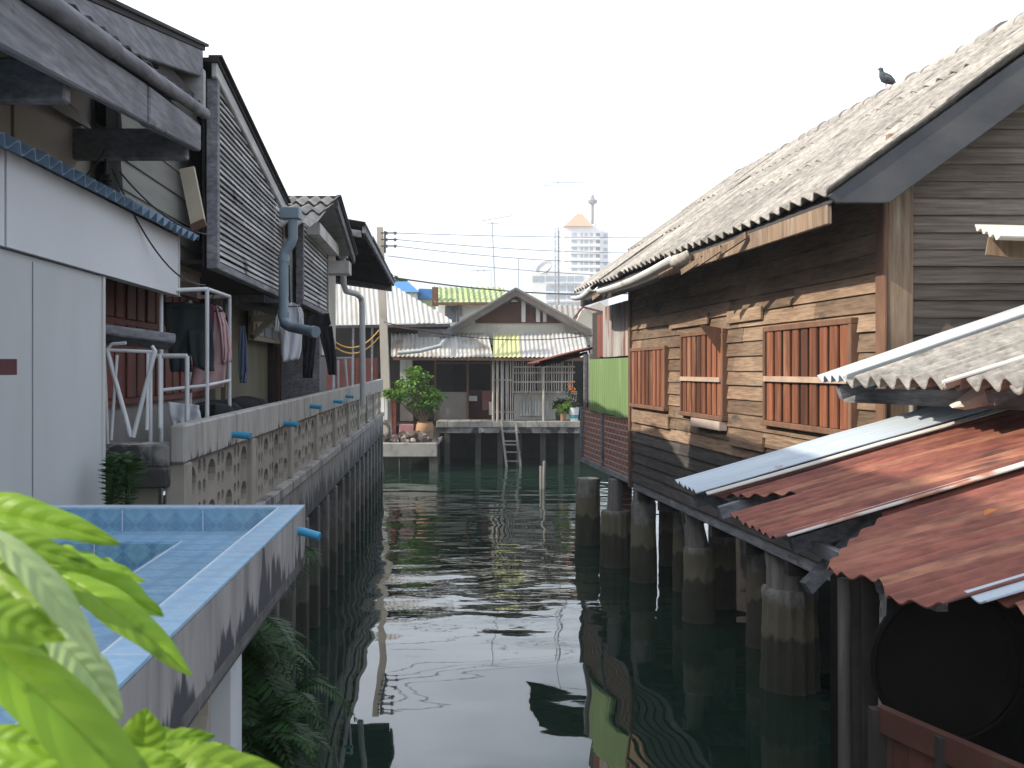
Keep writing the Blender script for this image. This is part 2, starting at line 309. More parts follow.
bird_m = M('slate pigeon feathers', (.07,.075,.10), (.04,.045,.06), (.05,.10,.08), sc=(30,30,30), ssc=(20,20,20), island=0)
plank_brown = M('red brown planks', (.10,.04,.027), (.06,.027,.02), (.10,.06,.045), sc=(3,3,3), ssc=(6,6,1), island=.2)
red_pl = M('red clad boards', (.20,.055,.04), (.14,.04,.032), sc=(1,1,8), island=.2)

# ------------------------------------------------------------------ shape helpers
def corr(mb, A, B, s, lam=.3, amp=.05, rows=1, W=1.6, th=.014, v0=None, v1=None, seg=6, sub=3, jit=.01, lift=.03, rag=0):
    A = Vector(A); B = Vector(B); s = Vector(s); d = B - A; Ln = d.length; du = d.normalized(); n = du.cross(s).normalized()
    if n.z < 0: n = -n
    if abs(n.z) < .05 and n.x > 0: n = -n
    cols = max(1, round(Ln / W)); per = Ln / cols
    for c in range(cols):
        ns = max(2, int(round(per / lam * seg)))
        for r in range(rows):
            dz = U(-jit, jit); sk = U(-jit, jit); ex = U(-jit, jit) * 2
            top = []; bot = []
            for i in range(ns + 2):
                x = min(c * per + per * i / ns, Ln); u = x / Ln
                lo = v0(u) if v0 else 0.; hi = v1(u) if v1 else 1.
                a = lo + (hi - lo) * r / rows; b = lo + (hi - lo) * (r + 1) / rows + (.03 if r < rows - 1 else 0)
                rg = (noise.noise(Vector((x * 3.1, r * 7.7 + c, A.z))) * rag) / s.length
                h = amp * math.cos(2 * math.pi * x / lam)
                tl = []; bl = []
                for k in range(sub + 1):
                    t = k / sub; v = a + (b - a) * t + (1 - t) * (rg + (ex / s.length if r == 0 else 0))
                    wob = noise.noise(Vector((x * .8, v * 3, c))) * jit
                    p = A + d * u + s * v + n * (h + dz + lift * (1 - t) * (r > 0) + sk * t + wob + .004 * (c % 2))
                    tl.append(p); bl.append(p - n * th)
                top.append(tl); bot.append(bl)
            m = sub + 1; k0 = len(top); vs = [p for l in top for p in l] + [p for l in bot for p in l]; o = k0 * m; fs = []
            for i in range(k0 - 1):
                for k in range(sub):
                    q = i*m+k; fs.append((q, q+1, q+1+m, q+m)); fs.append((o+q, o+q+m, o+q+1+m, o+q+1))
                q = i*m; fs.append((q, q+m, o+q+m, o+q)); q = i*m+sub; fs.append((q, o+q, o+q+m, q+m))
            for k in range(sub):
                fs.append((k, o+k, o+k+1, k+1)); q = (k0-1)*m+k; fs.append((q, q+1, o+q+1, o+q))
            mb.add(vs, fs)
def boards(mb, f, t0, t1, z0, z1, h, th=.03, tilt=.03, seg=3.0, clip=None, jz=.006):
    n = max(1, round((z1 - z0) / h)); h = (z1 - z0) / n
    for i in range(n):
        a = z0 + i * h; b = a + h * 1.0
        lo, hi = (t0, t1) if not clip else clip(a + h * .5)
        if hi - lo < .05: continue
        cuts = [lo]; x = lo + U(.6, 1) * seg
        while x < hi - .5: cuts.append(x); x += U(.6, 1.2) * seg
        cuts.append(hi)
        for p, q in zip(cuts, cuts[1:]):
            o = U(0, .008); j0 = U(-jz, jz); j1 = U(-jz, jz); k = .003
            mb.hexa([f(p+k, 0, a+j0), f(q-k, 0, a+j1), f(q-k, th+tilt+o, a+j1), f(p+k, th+tilt+o, a+j0),
                     f(p+k, 0, b), f(q-k, 0, b), f(q-k, th+o, b), f(p+k, th+o, b)])
def leaf(mb, b, t, w, up, droop=.15, fold=.25, wav=.04, n=48, m=6, pk=.42, lobes=0):
    b = Vector(b); t = Vector(t); ax = t - b; Ln = ax.length; a = ax.normalized(); up = Vector(up).normalized()
    sd = a.cross(up).normalized(); nn = sd.cross(a).normalized(); rows = []
    ph = U(0, 6)
    for i in range(n + 1):
        x = i / n
        ww = w * .5 * (math.sin(math.pi * min(1, x ** (math.log(.5) / math.log(pk)))) ** .75 + .012)
        c = b + ax * x + nn * droop * Ln * 4 * x * (1 - x) * (1 - .3 * x)
        row = []
        for k in range(-m, m + 1):
            s = k / m
            lb = 1 + lobes * math.sin(x * 38 + ph) * abs(s) ** 3 * (1 - x * .5)
            rip = wav * w * math.sin(x * 17 + ph + (1.3 if s > 0 else 0)) * s * s + .004 * w * math.cos(x * 60 - abs(s) * 8) * min(1, abs(s) * 3)
            row.append(c + sd * s * ww * lb * math.cos(fold * abs(s)) + nn * (abs(s) * ww * fold * (1 - .9 * abs(s)) * 1.2 + rip) + nn * (-.02 * w if k == 0 else 0))
        rows.append(row)
    mb.grid(rows); mb.lv = getattr(mb, 'lv', []) + [(i/n, k/m, 0.) for i in range(n+1) for k in range(-m, m+1)]
def leafquads(mb, c, rad, n, size, flat=.7, shape=None):
    c = Vector(c)
    for _ in range(n):
        while True:
            p = Vector((U(-1,1), U(-1,1), U(-1,1)))
            if .15 < p.length < 1: break
        p = Vector((p.x*rad[0], p.y*rad[1], p.z*rad[2])) + c
        a = Vector((U(-1,1), U(-1,1), U(-.7,.5))).normalized(); b = a.cross(Vector((U(-1,1), U(-1,1), U(-1,1)))).normalized()
        l = size * U(.7, 1.3); w = l * .42 * .5
        mid = p + a * l * .5 + Vector((0,0,-.05*l))
        mb.add([p, mid + b*w, p + a*l + Vector((0,0,-.15*l)), mid - b*w], [(0,1,2), (0,2,3)])
def cloth(mb, rows, n=10, amp=.02, freq=3, out=(1,0,0)):
    out = Vector(out); g = []
    for i, (a, b) in enumerate(rows):
        a = Vector(a); b = Vector(b)
        g.append([a.lerp(b, k/n) + out * amp * (math.sin(k/n*freq*6.28 + i*.35) * (.4 + .6*i/len(rows)) + .6*noise.noise(Vector((k*.3, i*.3, a.x*9)))) for k in range(n+1)])
    mb.grid(g)
def wire(name, label, a, b, sag, r=.012, group=None, n=14, mat=None, cat='cable'):
    mb = MB(); a = Vector(a); b = Vector(b)
    mb.tube([a.lerp(b, i/n) - Vector((0,0,sag*4*(i/n)*(1-i/n))) for i in range(n+1)], r, 5)
    return tag(mb.build(name, mat or wire_m, smooth=True), label, cat, group)
# ================================================================== SETTING
def water():
    m, nt, b = nodes('dark green canal water')
    b.inputs['Base Color'].default_value = (.012, .029, .020, 1); b.inputs['Roughness'].default_value = .015; b.inputs['IOR'].default_value = 1.68
    tc = N(nt, 'ShaderNodeTexCoord'); sx = N(nt, 'ShaderNodeSeparateXYZ'); nt.links.new(tc.outputs['Object'], sx.inputs[0])
    def nz(sc, scale, d): 
        n = N(nt, 'ShaderNodeTexNoise', ins={'Scale': scale, 'Detail': d, 'Roughness': .5, 'Distortion': 0}); nt.links.new(coords(nt, sc), n.inputs['Vector']); return n.outputs[0]
    big = nz((.6,1,1), .6, 1); mid = nz((.5,1,1), 1.5, 1.4); fine = nz((.6,1,1), 6, 2)
    patch = nz((1,1,1), .22, 2)
    # choppier water further up the canal
    r = N(nt, 'ShaderNodeMapRange', ins={'From Min': 11.0, 'From Max': 13.5, 'To Min': .05, 'To Max': .8}); nt.links.new(sx.outputs[1], r.inputs[0])
    r2 = N(nt, 'ShaderNodeMapRange', ins={'From Min': .4, 'From Max': .6, 'To Min': .55, 'To Max': 1.1}); nt.links.new(patch, r2.inputs[0])
    k = N(nt, 'ShaderNodeMath', operation='MULTIPLY'); nt.links.new(r.outputs[0], k.inputs[0]); nt.links.new(r2.outputs[0], k.inputs[1])
    def mul(a, c):
        q = N(nt, 'ShaderNodeMath', operation='MULTIPLY'); nt.links.new(a, q.inputs[0])
        if isinstance(c, float): q.inputs[1].default_value = c
        else: nt.links.new(c, q.inputs[1])
        return q.outputs[0]
    def add(a, c): q = N(nt, 'ShaderNodeMath', operation='ADD'); nt.links.new(a, q.inputs[0]); nt.links.new(c, q.inputs[1]); return q.outputs[0]
    hgt = add(mul(big, .034), add(mul(mul(mid, k.outputs[0]), .048), mul(mul(fine, k.outputs[0]), .0040)))
    bp = N(nt, 'ShaderNodeBump', ins={'Strength': 1.0, 'Distance': 1.0}); nt.links.new(hgt, bp.inputs['Height']); nt.links.new(bp.outputs[0], b.inputs['Normal'])
    mb = MB(); mb.add([(-60,-40,0),(60,-40,0),(60,75,0),(-60,75,0)], [(0,1,2,3)])
    o = mb.build('water', m); o.location = (0,0,0); 
    for v in o.data.vertices: v.co += ORG[o]
    tag(o, 'dark green rippled canal water between the stilt houses', 'water', kind='structure')
water()
def ground():
    m = M('dry grassy ground', (.17,.15,.10), (.10,.11,.05), (.22,.20,.16), sc=(.5,.5,.5), ssc=(.1,.1,.1), island=0)
    mb = MB(); x0,x1,y0,y1 = -16.,14.,-12.,52.; W = 920.; z = 1.2
    o = [(-W,-W,z),(W,-W,z),(W,W,z),(-W,W,z)]; i = [(x0,y0,z),(x1,y0,z),(x1,y1,z),(x0,y1,z)]; d = [(p[0],p[1],-1) for p in i]
    mb.add(o+i+d, [(0,1,5,4),(1,2,6,5),(2,3,7,6),(3,0,4,7),(4,5,9,8),(5,6,10,9),(6,7,11,10),(7,4,8,11)])
    tag(mb.build('ground', m, keep=True), 'land behind the houses', 'ground', kind='structure')
ground()

# ================================================================== RIGHT TIMBER HOUSE
rh = thing('stilt_house', 'long brown clapboard house with pale corrugated roof on the right of the canal', 'house', R(2.7, 15.7, 2.0))
SL = .72
mb = MB(); boards(mb, lambda t,o,z: R(-o, t, z), 10.5, 21, 3.06, 6.55, .2, seg=2.6); mb.build('clapboard_wall', clap, rh)
mb = MB(); boards(mb, lambda t,o,z: R(-o, t, z), 10.5, 21, 2.04, 3.05, .2, seg=3.2); tag(mb.build('lower_clapboard', clap_low, rh), 'grey weathered lower boards with shade put into their colour')
def clipg(z): 
    a = 0. if z < 6.5 else (z - 6.5) / SL
    return a, 5.5 - a
mb = MB(); boards(mb, lambda t,o,z: R(t, 10.5 - o, z), 0, 5.5, 2.04, 8.5, .175, seg=3.5, clip=clipg); mb.build('end_wall', clap_end, rh)
mb = MB()   # inner body keeps light out
mb.hexa([R(.03,10.52,2.1),R(5.45,10.52,2.1),R(5.45,20.95,2.1),R(.03,20.95,2.1),R(.03,10.52,6.45),R(5.45,10.52,6.45),R(5.45,20.95,6.45),R(.03,20.95,6.45)])
mb.prism([R(.05,20.94,6.45),R(5.4,20.94,6.45),R(2.73,20.94,8.35)], V(0,-10.3,0)+V(.129*10.3,0,0)); mb.build('inner_wall', dark_w, rh)
mb = MB(); mb.fbox(R,-.03,5.5,10.45,21,1.86,2.035); mb.build('floor_beam', grey_w, rh, bevel=.01)
mb = MB(); 
for y in (11.5,13,14.5,16,17.5,19,20.5): mb.fbox(R,-.02,5.4,y,y+.14,1.68,1.858)
mb.build('floor_joists', dark_w, rh)
mb = MB(); mb.fbox(R,5.0,5.2,10.5,15.6,-1,2.03); mb.build('added_rear_screen', dark_w, rh)  # added dark screen, hides the bright water behind the house
mb = MB()
for k in range(8): y = 15.8+k*.75; mb.fbox(R,5.0,5.1,y,y+U(.3,.6),-1,2.03)
mb.build('added_rear_slats', dark_w, rh)  # added pales, leave only slits of bright water showing
mb = MB(); mb.fbox(R,5.0,5.2,21.3,30,-1,3.6); mb.build('added_rear_screen', dark_w, rh)  # added screen, stops the sky reflection past the annex
# roof, canal slope and back slope
mb = MB(); A = R(-.87, 9.95, 6.02); B = R(-.87, 22.9, 6.08)
corr(mb, A, B, R(2.735,9.95,8.62)-A, lam=.3, amp=.038, rows=3, W=1.5, seg=8, sub=4, jit=.02, lift=.010, th=.016)
roof = mb.build('roof', asb, rh, smooth=True)
mb = MB(); A = R(6.3, 9.95, 6.02); B = R(6.3, 22.9, 6.08)
corr(mb, A, B, R(2.735,9.95,8.62)-A, lam=.3, amp=.055, rows=1, W=3, seg=4, sub=1, th=.02); mb.build('back_roof', asb, rh, smooth=True)
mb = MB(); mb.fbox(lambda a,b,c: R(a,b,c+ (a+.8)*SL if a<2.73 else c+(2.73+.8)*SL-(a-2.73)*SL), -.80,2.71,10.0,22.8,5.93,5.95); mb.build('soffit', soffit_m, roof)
mb = MB()
y = 9.9; k = 0
while y < 22.9:
    l = U(.40,.46); hgt = 8.60 + U(-.015,.02)
    n = 9; f0 = []; 
    for yy, rr in ((y, .165+.006*(k%2)), (y+l+.03, .15+.006*(k%2))):
        f0.append([R(2.735 + rr*1.25*math.cos(math.pi*i/n), yy, hgt - .07 + rr*math.sin(math.pi*i/n)) for i in range(n+1)] + [R(2.735 + rr*1.05*math.cos(math.pi*i/n), yy, hgt - .11 + rr*.9*math.sin(math.pi*i/n)) for i in range(n, -1, -1)])
    vs = f0[0]+f0[1]; q = len(f0[0]); mb.add(vs, [(i,(i+1)%q,(i+1)%q+q,i+q) for i in range(q)] + [tuple(range(q)), tuple(range(q,2*q))]); y += l; k += 1
mb.build('ridge_cap', M('mottled ridge tile', (.34,.32,.30), (.25,.235,.225), (.44,.41,.37), sc=(5,5,5), ssc=(4,4,4), island=.18), roof)
mb = MB()  # mortar lumps under ridge
for i in range(60):
    p = R(2.735-U(.22,.34), U(10,22.8), 0); z = 8.60-.26*SL-.02
    mb.lathe(V(p.x,p.y,z-.03), [(.02,-.02),(U(.05,.09),.02),(U(.02,.05),.06)], 6, .015)
mb.build('mortar', M('pale mortar', (.55,.52,.48),(.42,.40,.37)), roof)
# barge board on the near gable
def rk(o, z): return R(o, 9.98, z)
mb = MB(); mb.prism([rk(-.84,6.0), rk(2.73,6.03+3.53*SL), rk(2.73,6.03+3.53*SL-.47), rk(-.24,5.93), rk(-.76,5.93)], V(0,.05,0)); mb.build_each('barge_board', barge, roof, bevel=.006)
mb = MB(); mb.prism([rk(6.2,5.97), rk(2.73,5.97+3.53*SL), rk(2.73,5.97+3.53*SL-.42), rk(5.7,5.93)], V(0,.05,0)); mb.build_each('barge_board', barge, roof)
# eave fascia, gutter pieces
mb = MB(); mb.fbox(R,-.80,-.75,10.1,16.2,5.74,5.935); mb.build('fascia', post_w, roof, bevel=.005)
mb = MB(); mb.fbox(R,-.78,-.73,16.2,22.6,5.70,5.935); mb.build('fascia', dark_w, roof)
def gutter(y0, y1, z0, z1, r=.095):
    mb = MB(); n = 8; seg = 10; rows = []
    for j in range(seg+1):
        t = j/seg; yy = y0+(y1-y0)*t; zz = z0+(z1-z0)*t - .06*math.sin(t*math.pi)
        rows.append([R(-.97 + r*math.cos(math.pi+math.pi*i/n), yy, zz + r*math.sin(math.pi+math.pi*i/n)) for i in range(n+1)])
    mb.grid(rows); return mb.build('gutter', white_p_g, roof, smooth=True, solid=.012)
white_p_g = M('white gutter', (.66,.66,.66), (.56,.56,.56), (.40,.36,.31), sc=(3,3,3), ssc=(4,4,4), st=(.58,.68), island=0)
gutter(14.6, 19.6, 5.93, 5.84); gutter(20.3, 22.3, 5.95, 5.90, .08)
mb = MB(); mb.tube([R(-1,14.6,5.84),R(-.95,14.45,5.86),R(-.85,14.4,5.93)],[.1,.09,.07],10); mb.build('gutter_outlet', asb, roof, smooth=True)
mb = MB()
for y,dz in ((13.1,.0),(13.9,-.05),(12.2,.05),(19.9,0)): mb.beam(R(-.84,y,5.86+dz), R(-.98,y+.45,5.72+dz), .03,.08)
mb.build_each('broken_batten', post_w, roof)
# corner posts
mb = MB(); mb.fbox(R,-.06,.20,10.37,10.44,1.9,6.7); rp = mb.build('corner_post', post_w, rh, bevel=.01)
mb = MB(); mb.fbox(R,-.11,-.065,10.36,10.55,1.9,6.1); mb.build('corner_post', frame_w, rh, bevel=.01)
mb = MB(); mb.fbox(R,-.1,-.0,20.95,21.08,1.9,6.3); mb.build('corner_post', frame_w, rh)
def shutter(y0, y1, z0, z1, n, mid):
    mb = MB(); F = .07
    mb.fbox(R,-.13,-.02,y0,y1,z1-F,z1); mb.fbox(R,-.15,-.02,y0-.03,y1+.03,z0,z0+F); mb.fbox(R,-.13,-.02,y0,y0+F,z0+F,z1-F); mb.fbox(R,-.13,-.02,y1-F,y1,z0+F,z1-F)
    w = mb.build('window', frame_w, rh, bevel=.005)
    mb = MB(); mb.fbox(R,-.075,-.03,y0+F,y1-F,z0+F,z1-F); mb.build('backing', shut_dark, w)
    mb = MB(); W = (y1-y0-2*F)/n
    for i in range(n):
        a = y0+F+W*i; o = U(0,.012)
        mb.fbox(R,-.105-o,-.08,a+W*.15,a+W*.85,z0+F+.002,z1-F-.002)
    mb.build('slats', shut, w, bevel=.004)
    if mid: 
        mb = MB(); mb.fbox(R,-.15,-.118,y0+F,y1-F,mid,mid+.07); mb.build('rail', M('sun bleached rail', (.48,.36,.28),(.36,.25,.19)), w)
    return w
shutter(18.3, 20.85, 3.56, 4.74, 9, None)
w2 = shutter(15.2, 17.35, 3.54, 4.92, 8, 4.12)
shutter(11.05, 13.6, 3.57, 4.87, 9, 4.15)
mb = MB(); mb.prism([R(-.14,15.25,4.93),R(-.14,15.25,4.55),R(-.45,15.25,4.98)], V(0,.04,0)); mb.build('raised_flap', frame_w, w2)
mb = MB(); mb.fbox(R,-.17,-.06,15.2,16.6,3.40,3.53); mb.build('sill', M('bleached sill',(.50,.42,.36),(.40,.32,.27)), w2)
# patch planks
mb = MB(); mb.fbox(R,-.10,-.06,13.75,15.1,4.98,5.16); mb.fbox(R,-.10,-.06,16.0,18.1,5.02,5.2); mb.fbox(R,-.10,-.06,18.2,20.8,3.25,3.5); mb.fbox(R,-.10,-.06,13.7,15.0,3.2,3.4); mb.build_each('patch_board', clap, rh, bevel=.004)

# annex: brick, green and grey sheets (same wall line, further on)
ax = thing('house_annex', 'small annex of red brick with green and grey iron sheets beyond the brown house', 'shed', R(2,24,2))
mb = MB(); mb.fbox(R,.02,4,23.9,26.35,2.06,3.35); mb.fbox(R,0.0,4,21.1,23.9,2.06,3.35); mb.build('brick_wall', brick, ax)
mb = MB(); mb.fbox(R,-.05,.02,23.82,23.94,2.0,3.36); mb.fbox(R,-.05,.05,26.3,26.42,2.0,3.36); mb.fbox(R,-.05,.05,21.1,26.4,1.95,2.055); mb.build('frame', grey_w, ax)
def vcorr(name, mat, o, y0, y1, z0, z1, lam=.22, amp=.03, par=None, rag=0):
    mb = MB(); corr(mb, R(o,y0,z0), R(o,y1,z0), V(0,0,z1-z0), lam=lam, amp=amp, rows=1, W=1.1, seg=8, sub=1, jit=.006, rag=rag, th=.01)
    return mb.build(name, mat, par, smooth=True)
vcorr('green_sheet', green_sh, -.05, 21.12, 25.2, 3.30, 4.56, par=ax, rag=.04)
vcorr('grey_sheet', grey_sh, -.04, 21.2, 23.6, 4.6, 5.75, par=ax)
vcorr('red_sheet', redbr_sh, -.03, 23.6, 24.4, 4.6, 5.6, par=ax)
mb = MB(); mb.fbox(R,.05,4,25.3,26.35,3.35,4.7); mb.fbox(R,.04,4,21.1,25.3,3.35,5.7); mb.build('inner_wall', dark_w, ax)
mb = MB(); mb.fbox(R,-.03,.04,25.3,25.42,3.35,4.7); mb.fbox(R,-.03,.04,25.95,26.05,3.35,4.7); mb.build_each('door_post', grey_w, ax)
mb = MB(); corr(mb, R(-1.2,25.9,4.50), R(-1.2,27.8,4.46), V(1.5,.1,.40), lam=.22, amp=.025, W=1.2, seg=6, sub=2, jit=.01); mb.build('awning', redbr_sh, ax, smooth=True)
mb = MB(); mb.beam(R(-1.1,26.2,4.42), R(.1,26.2,4.74), .06,.09); mb.beam(R(-1.1,27.2,4.42), R(.1,27.2,4.74), .06,.09); mb.build_each('awning_rafter', dark_w, ax)

# piles under the right bank
def pile(name, px, Y, r, ztop, label, post=True, fl=0.0, sc=1, tw=.2, lean=0, grp='concrete piles under the brown house', topz=1.9):
    x = (px-512)/FP*Y; t = thing(name, label, 'pile', (x, Y, 0), grp)
    mb = MB(); key = [(r*1.06,-1.2),(r*1.06,-.1),(r*1.03,.5),(r*.97,ztop*.7),(r*.99,ztop-.05)]; prof = []
    for (ra,za),(rb,zb) in zip(key,key[1:]):
        for j in range(5): prof.append((ra+(rb-ra)*j/5, za+(zb-za)*j/5))
    mb.lathe((x,Y,0), prof+[(r*.99,ztop-.05),(r*.92,ztop)], 56, .004, fl or .006, 14); mb.build('sleeve', pile_m, t, smooth=True)
    if post:
        mb = MB(); mb.tube([(x-.02,Y,ztop-.05),(x-.02+lean*.5,Y,(ztop+topz)/2),(x+lean,Y,topz)], [tw*1.1,tw*.95,tw], 9); mb.build('timber_post', M_post, t, smooth=True)
    return t
M_post = M('split grey post', (.30,.28,.26), (.17,.155,.145), (.10,.09,.085), sc=(12,12,.8), ssc=(8,8,1), island=0, grain=(25,25,1.5), bump=.6)
pile('concrete_pile', 588, 25.4, .30, 1.62, 'squat dark pile with no post, farthest left under the brick annex', post=False)
pile('concrete_pile', 616, 22.5, .33, 1.22, 'ribbed brown pile with a black stained top under the brick annex', fl=.045, tw=.17)
pile('concrete_pile', 643.5, 20.9, .26, 1.62, 'rough speckled pile below the corner of brown house and brick annex', tw=.2, topz=1.95)
pile('concrete_pile', 699, 17.6, .27, 1.27, 'smooth tapering pile carrying a split grey post, under the first bare slatted windows', tw=.19, lean=-.12)
pile('concrete_pile', 790, 13.9, .37, 1.36, 'widest fluted pile, just behind the rusty roof eave', fl=.05, tw=.27, lean=-.08)
pile('concrete_pile', 668, 22.6, .2, 1.85, 'slim dark pile in the second row, seen right of the speckled pile', post=False)
pile('concrete_pile', 683, 20.0, .2, 1.85, 'dark pile in the second row, seen left of the split grey post', post=False)
pile('concrete_pile', 722, 18.6, .25, 1.86, 'dark pile in the second row, seen right of the split grey post', post=False)
pile('concrete_pile', 762, 16.0, .24, 1.86, 'dark pile in the second row, seen left of the fluted pile', post=False)
t = thing('broken_pile_cap', 'short reddish concrete block between the two dark piles of the brick annex', 'block', R(.35,24,1.2))
mb = MB(); mb.fbox(R,.2,.6,23.6,24.2,.9,1.6); mb.build('block', brick, t)
mb = MB(); mb.fbox(R,.25,.55,23.7,24.1,1.6,1.95); mb.fbox(R,.3,.5,23.75,24.0,-.8,.9); mb.build_each('support', grey_w, t)
for (y, o) in ((24.6,.12),(23.2,.1),(22.3,.15),(25.6,.15)):
    pass

# ================================================================== NEAR RIGHT ROOFS
deep_shade = M('deep shade black', (.010,.008,.007), (.005,.0045,.0045), (.022,.015,.011), sc=(4,4,4), st=(.58,.7), ssc=(3,3,3), rough=.75, island=0, spec=.1)  # near-black colour carries the deep shade under the hut roof
ES = V(1, .1, .27)
def RP(px, py): 
    a = (px-512)/FP; b = (py-HY)/FP; Y = 1.679/(b+.27*a+.028); return V(a*Y, Y, H-b*Y)
hut = thing('waterside_hut', 'low hut with patched rusty corrugated roof and dark open front, bottom right', 'shed', (3.5, 6.5, 1.4))
def sheet(name, mat, pa, pb, ln, dz=0, lam=.135, amp=.015, W=1.7, v0=None, v1=None, rag=0, jit=.008, par=hut):
    A = RP(*pa) + V(0,0,dz); B = RP(*pb) + V(0,0,dz); mb = MB()
    corr(mb, A, B, ES*ln, lam=lam, amp=amp, rows=1, W=W, seg=10, sub=6, jit=jit, rag=rag, v0=v0, v1=v1, th=.008)
    return mb.build(name, mat, par, smooth=True)
sheet('galvanised_sheet', galv, (675,487), (697,497), 2.75, dz=.05, lam=.13, rag=.05)
sheet('rust_sheet', rust, (703,497), (733,517), 3.4, dz=-.02, v0=lambda u: .02+.16*min(1,u*1.3), rag=.15)
torn = sheet('torn_sheet', rust_dk, (742,505), (762,522), 1.05, dz=-.05, v0=lambda u: .1, rag=.5, W=.4)
sheet('pale_sheet_edge', pale_strip, (700,498), (703,500), 3.0, dz=.03, v0=lambda u: .02, lam=.1, amp=.008)
sheet('rust_sheet', rust, (732,519), (782,542), 3.6, dz=.03, rag=.07)
sheet('pale_sheet_edge', pale_strip, (779.5,541), (782,543), 3.3, dz=.042, lam=.12, amp=.006, v0=lambda u: .01)
A4 = RP(834,563); 
sheet('rust_sheet', rust, (779,541), (932,604), 3.8, dz=-.02, v0=lambda u: .0 + max(0, .17*(1-u*2.4)) , rag=.14)
sheet('galvanised_sheet', galv, (928,601), (948,611), 2.6, dz=-.02, lam=.2, amp=.015, v0=lambda u: .07, rag=.04)
sheet('rust_sheet', rust, (940,606), (1120,690), 3.6, dz=-.05, v0=lambda u: .065, rag=.10)
mb = MB()
for k in range(9):
    p = RP(850+k*9, 572+k*4) ; mb.box(p.x-.03,p.x+.05,p.y-.03,p.y+.05,p.z-.14,p.z-.05)
lp = RP(985,525)+V(0,0,.05); mb = MB(); leaf(mb, lp, lp+V(.09,.03,.03), .06, (0,0,1), n=8, m=3); tag(mb.build('dead_leaf', fmat('orange dead leaf',(.50,.18,.04)), solid=.002), 'curled orange dead leaf lying on the nearest rusty sheet', 'leaf')
# rafters, beams, posts
mb = MB()
for y in (5.4,6.6,8.1,8.8):
    a = V(2.366-.104*y, y, 3.26-.09) ; mb.beam(a+V(.12,0,0), a+ES*3.2, .06,.1)
mb.beam(V(1.75,8.9,3.16), V(2.10,5.0,3.16), .06,.08); mb.build_each('rafter', grey_w, hut)
mb = MB(); p = RP(834,566); mb.beam(P(806,588,6.45), P(869,524,6.6), .06,.09); mb.build('sloping_board', grey_w, hut)
grey_post = M('dull brown grey pole', (.15,.135,.125), (.085,.078,.072), (.2,.19,.18), sc=(12,12,.8), ssc=(8,8,1), island=0)  # darker copy of the split post, shade worked into the tone
def pst(px, Y, w, z0=-1, z1=3.2, m=None):
    mb = MB(); x = (px-512)/FP*Y; mb.tube([(x+.02,Y,z0),(x,Y,(z0+z1)/2),(x-.01,Y,z1)], [w*1.05,w,w*.95], 9); mb.build_each('post', m or M_post, hut, smooth=True)
pst(846, 5.6, .038, z1=3.16, m=grey_post); pst(872, 5.75, .05, z1=3.2, m=dark_w); pst(858, 6.4, .05, z1=3.2, m=dark_w)
mb = MB(); mb.box(2.9,6.2,4.2,8.6,1.35,1.5); mb.build('floor', dark_w, hut)
mb = MB(); mb.box(6.0,6.15,2.8,10.2,0,4.3); mb.box(3.2,6.0,10.05,10.2,0,3.6); mb.build('back_wall', deep_shade, hut)
mb = MB(); mb.box(3.12,3.17,5.6,10.04,0,3.3); mb.build('side_wall', deep_shade, hut)  # walls extended to hide bright water, their black stands in for shade
def pl(px, py, Y): return P(px,py,Y)
mb = MB()
a = P(878,706,5.0); b = P(1040,776,4.1); d = b-a
for i in range(9):
    q0 = a + d*(i/9); q1 = a + d*((i+.97)/9)
    mb.hexa([q0-V(0,0,1.3),q1-V(0,0,1.3),q1-V(0,-.05,1.3),q0-V(0,-.05,1.3),q0-V(0,0,.12),q1-V(0,0,.12),q1-V(0,-.05,.12),q0-V(0,-.05,.12)])
pw = thing('plank_wall', 'low wall of red brown upright planks with a top rail beneath the rusty roof', 'fence', (a+b)/2-V(0,0,1.4))
mb.build('planks', plank_brown, pw)
mb = MB(); mb.beam(a-V(0,.02,.05), b-V(0,.02,.05), .05,.12); mb.build('top_rail', plank_brown, pw)
mb = MB(); q = a+d*.42; mb.box(q.x-.03,q.x+.03,q.y-.08,q.y-.03,q.z-1.4,q.z-.0); q=a+d*.0; mb.box(q.x-.05,q.x+.03,q.y-.06,q.y+.0,q.z-1.4,q.z-.0); mb.build('upright', dark_w, pw)

st = P(898,668,5.35); mb = MB(); mb.lathe((st.x,st.y,1.5),[(.1,0),(.1,st.z-1.62),(.085,st.z-1.55),(.02,st.z-1.5)],10,.006)
tag(mb.build('stone_post', M('pinkish grey stump', (.30,.26,.22),(.20,.18,.15),(.38,.22,.17),sc=(5,5,5)), smooth=True), 'short round stump with pinkish top behind the plank wall', 'post')
c = P(948,664,5.1); mb = MB()
mb.tube([c+V(.03,.16,0),c+V(.02,.12,0),c+V(0,.04,0),c+V(0,0,0),c+V(0,-.01,0),c+V(0,.03,0),c+V(.02,.1,0)], [.12,.26,.36,.385,.355,.31,.20], 40)
mb.tube([c+V(.372*math.cos(i*math.pi/20),-.01,.372*math.sin(i*math.pi/20)) for i in range(41)],.014,6,cap=False)
tag(mb.build('round_pan', deep_shade, smooth=True), 'large dark round pan hanging under the rusty roof', 'pan')
wr = thing('white_rack', 'small white slatted frame under the rusty roof beside the dark posts', 'rack', P(878,640,5.9))
mb = MB()
for (x0,y0,x1,y1) in ((868,590,886,598),(868,606,884,614),(872,628,884,631),(884,585,882,634)): mb.beam(P(x0,y0,5.9),P(x1,y1,5.9),.02,.05)
mb.build('slats', white_wood, wr)

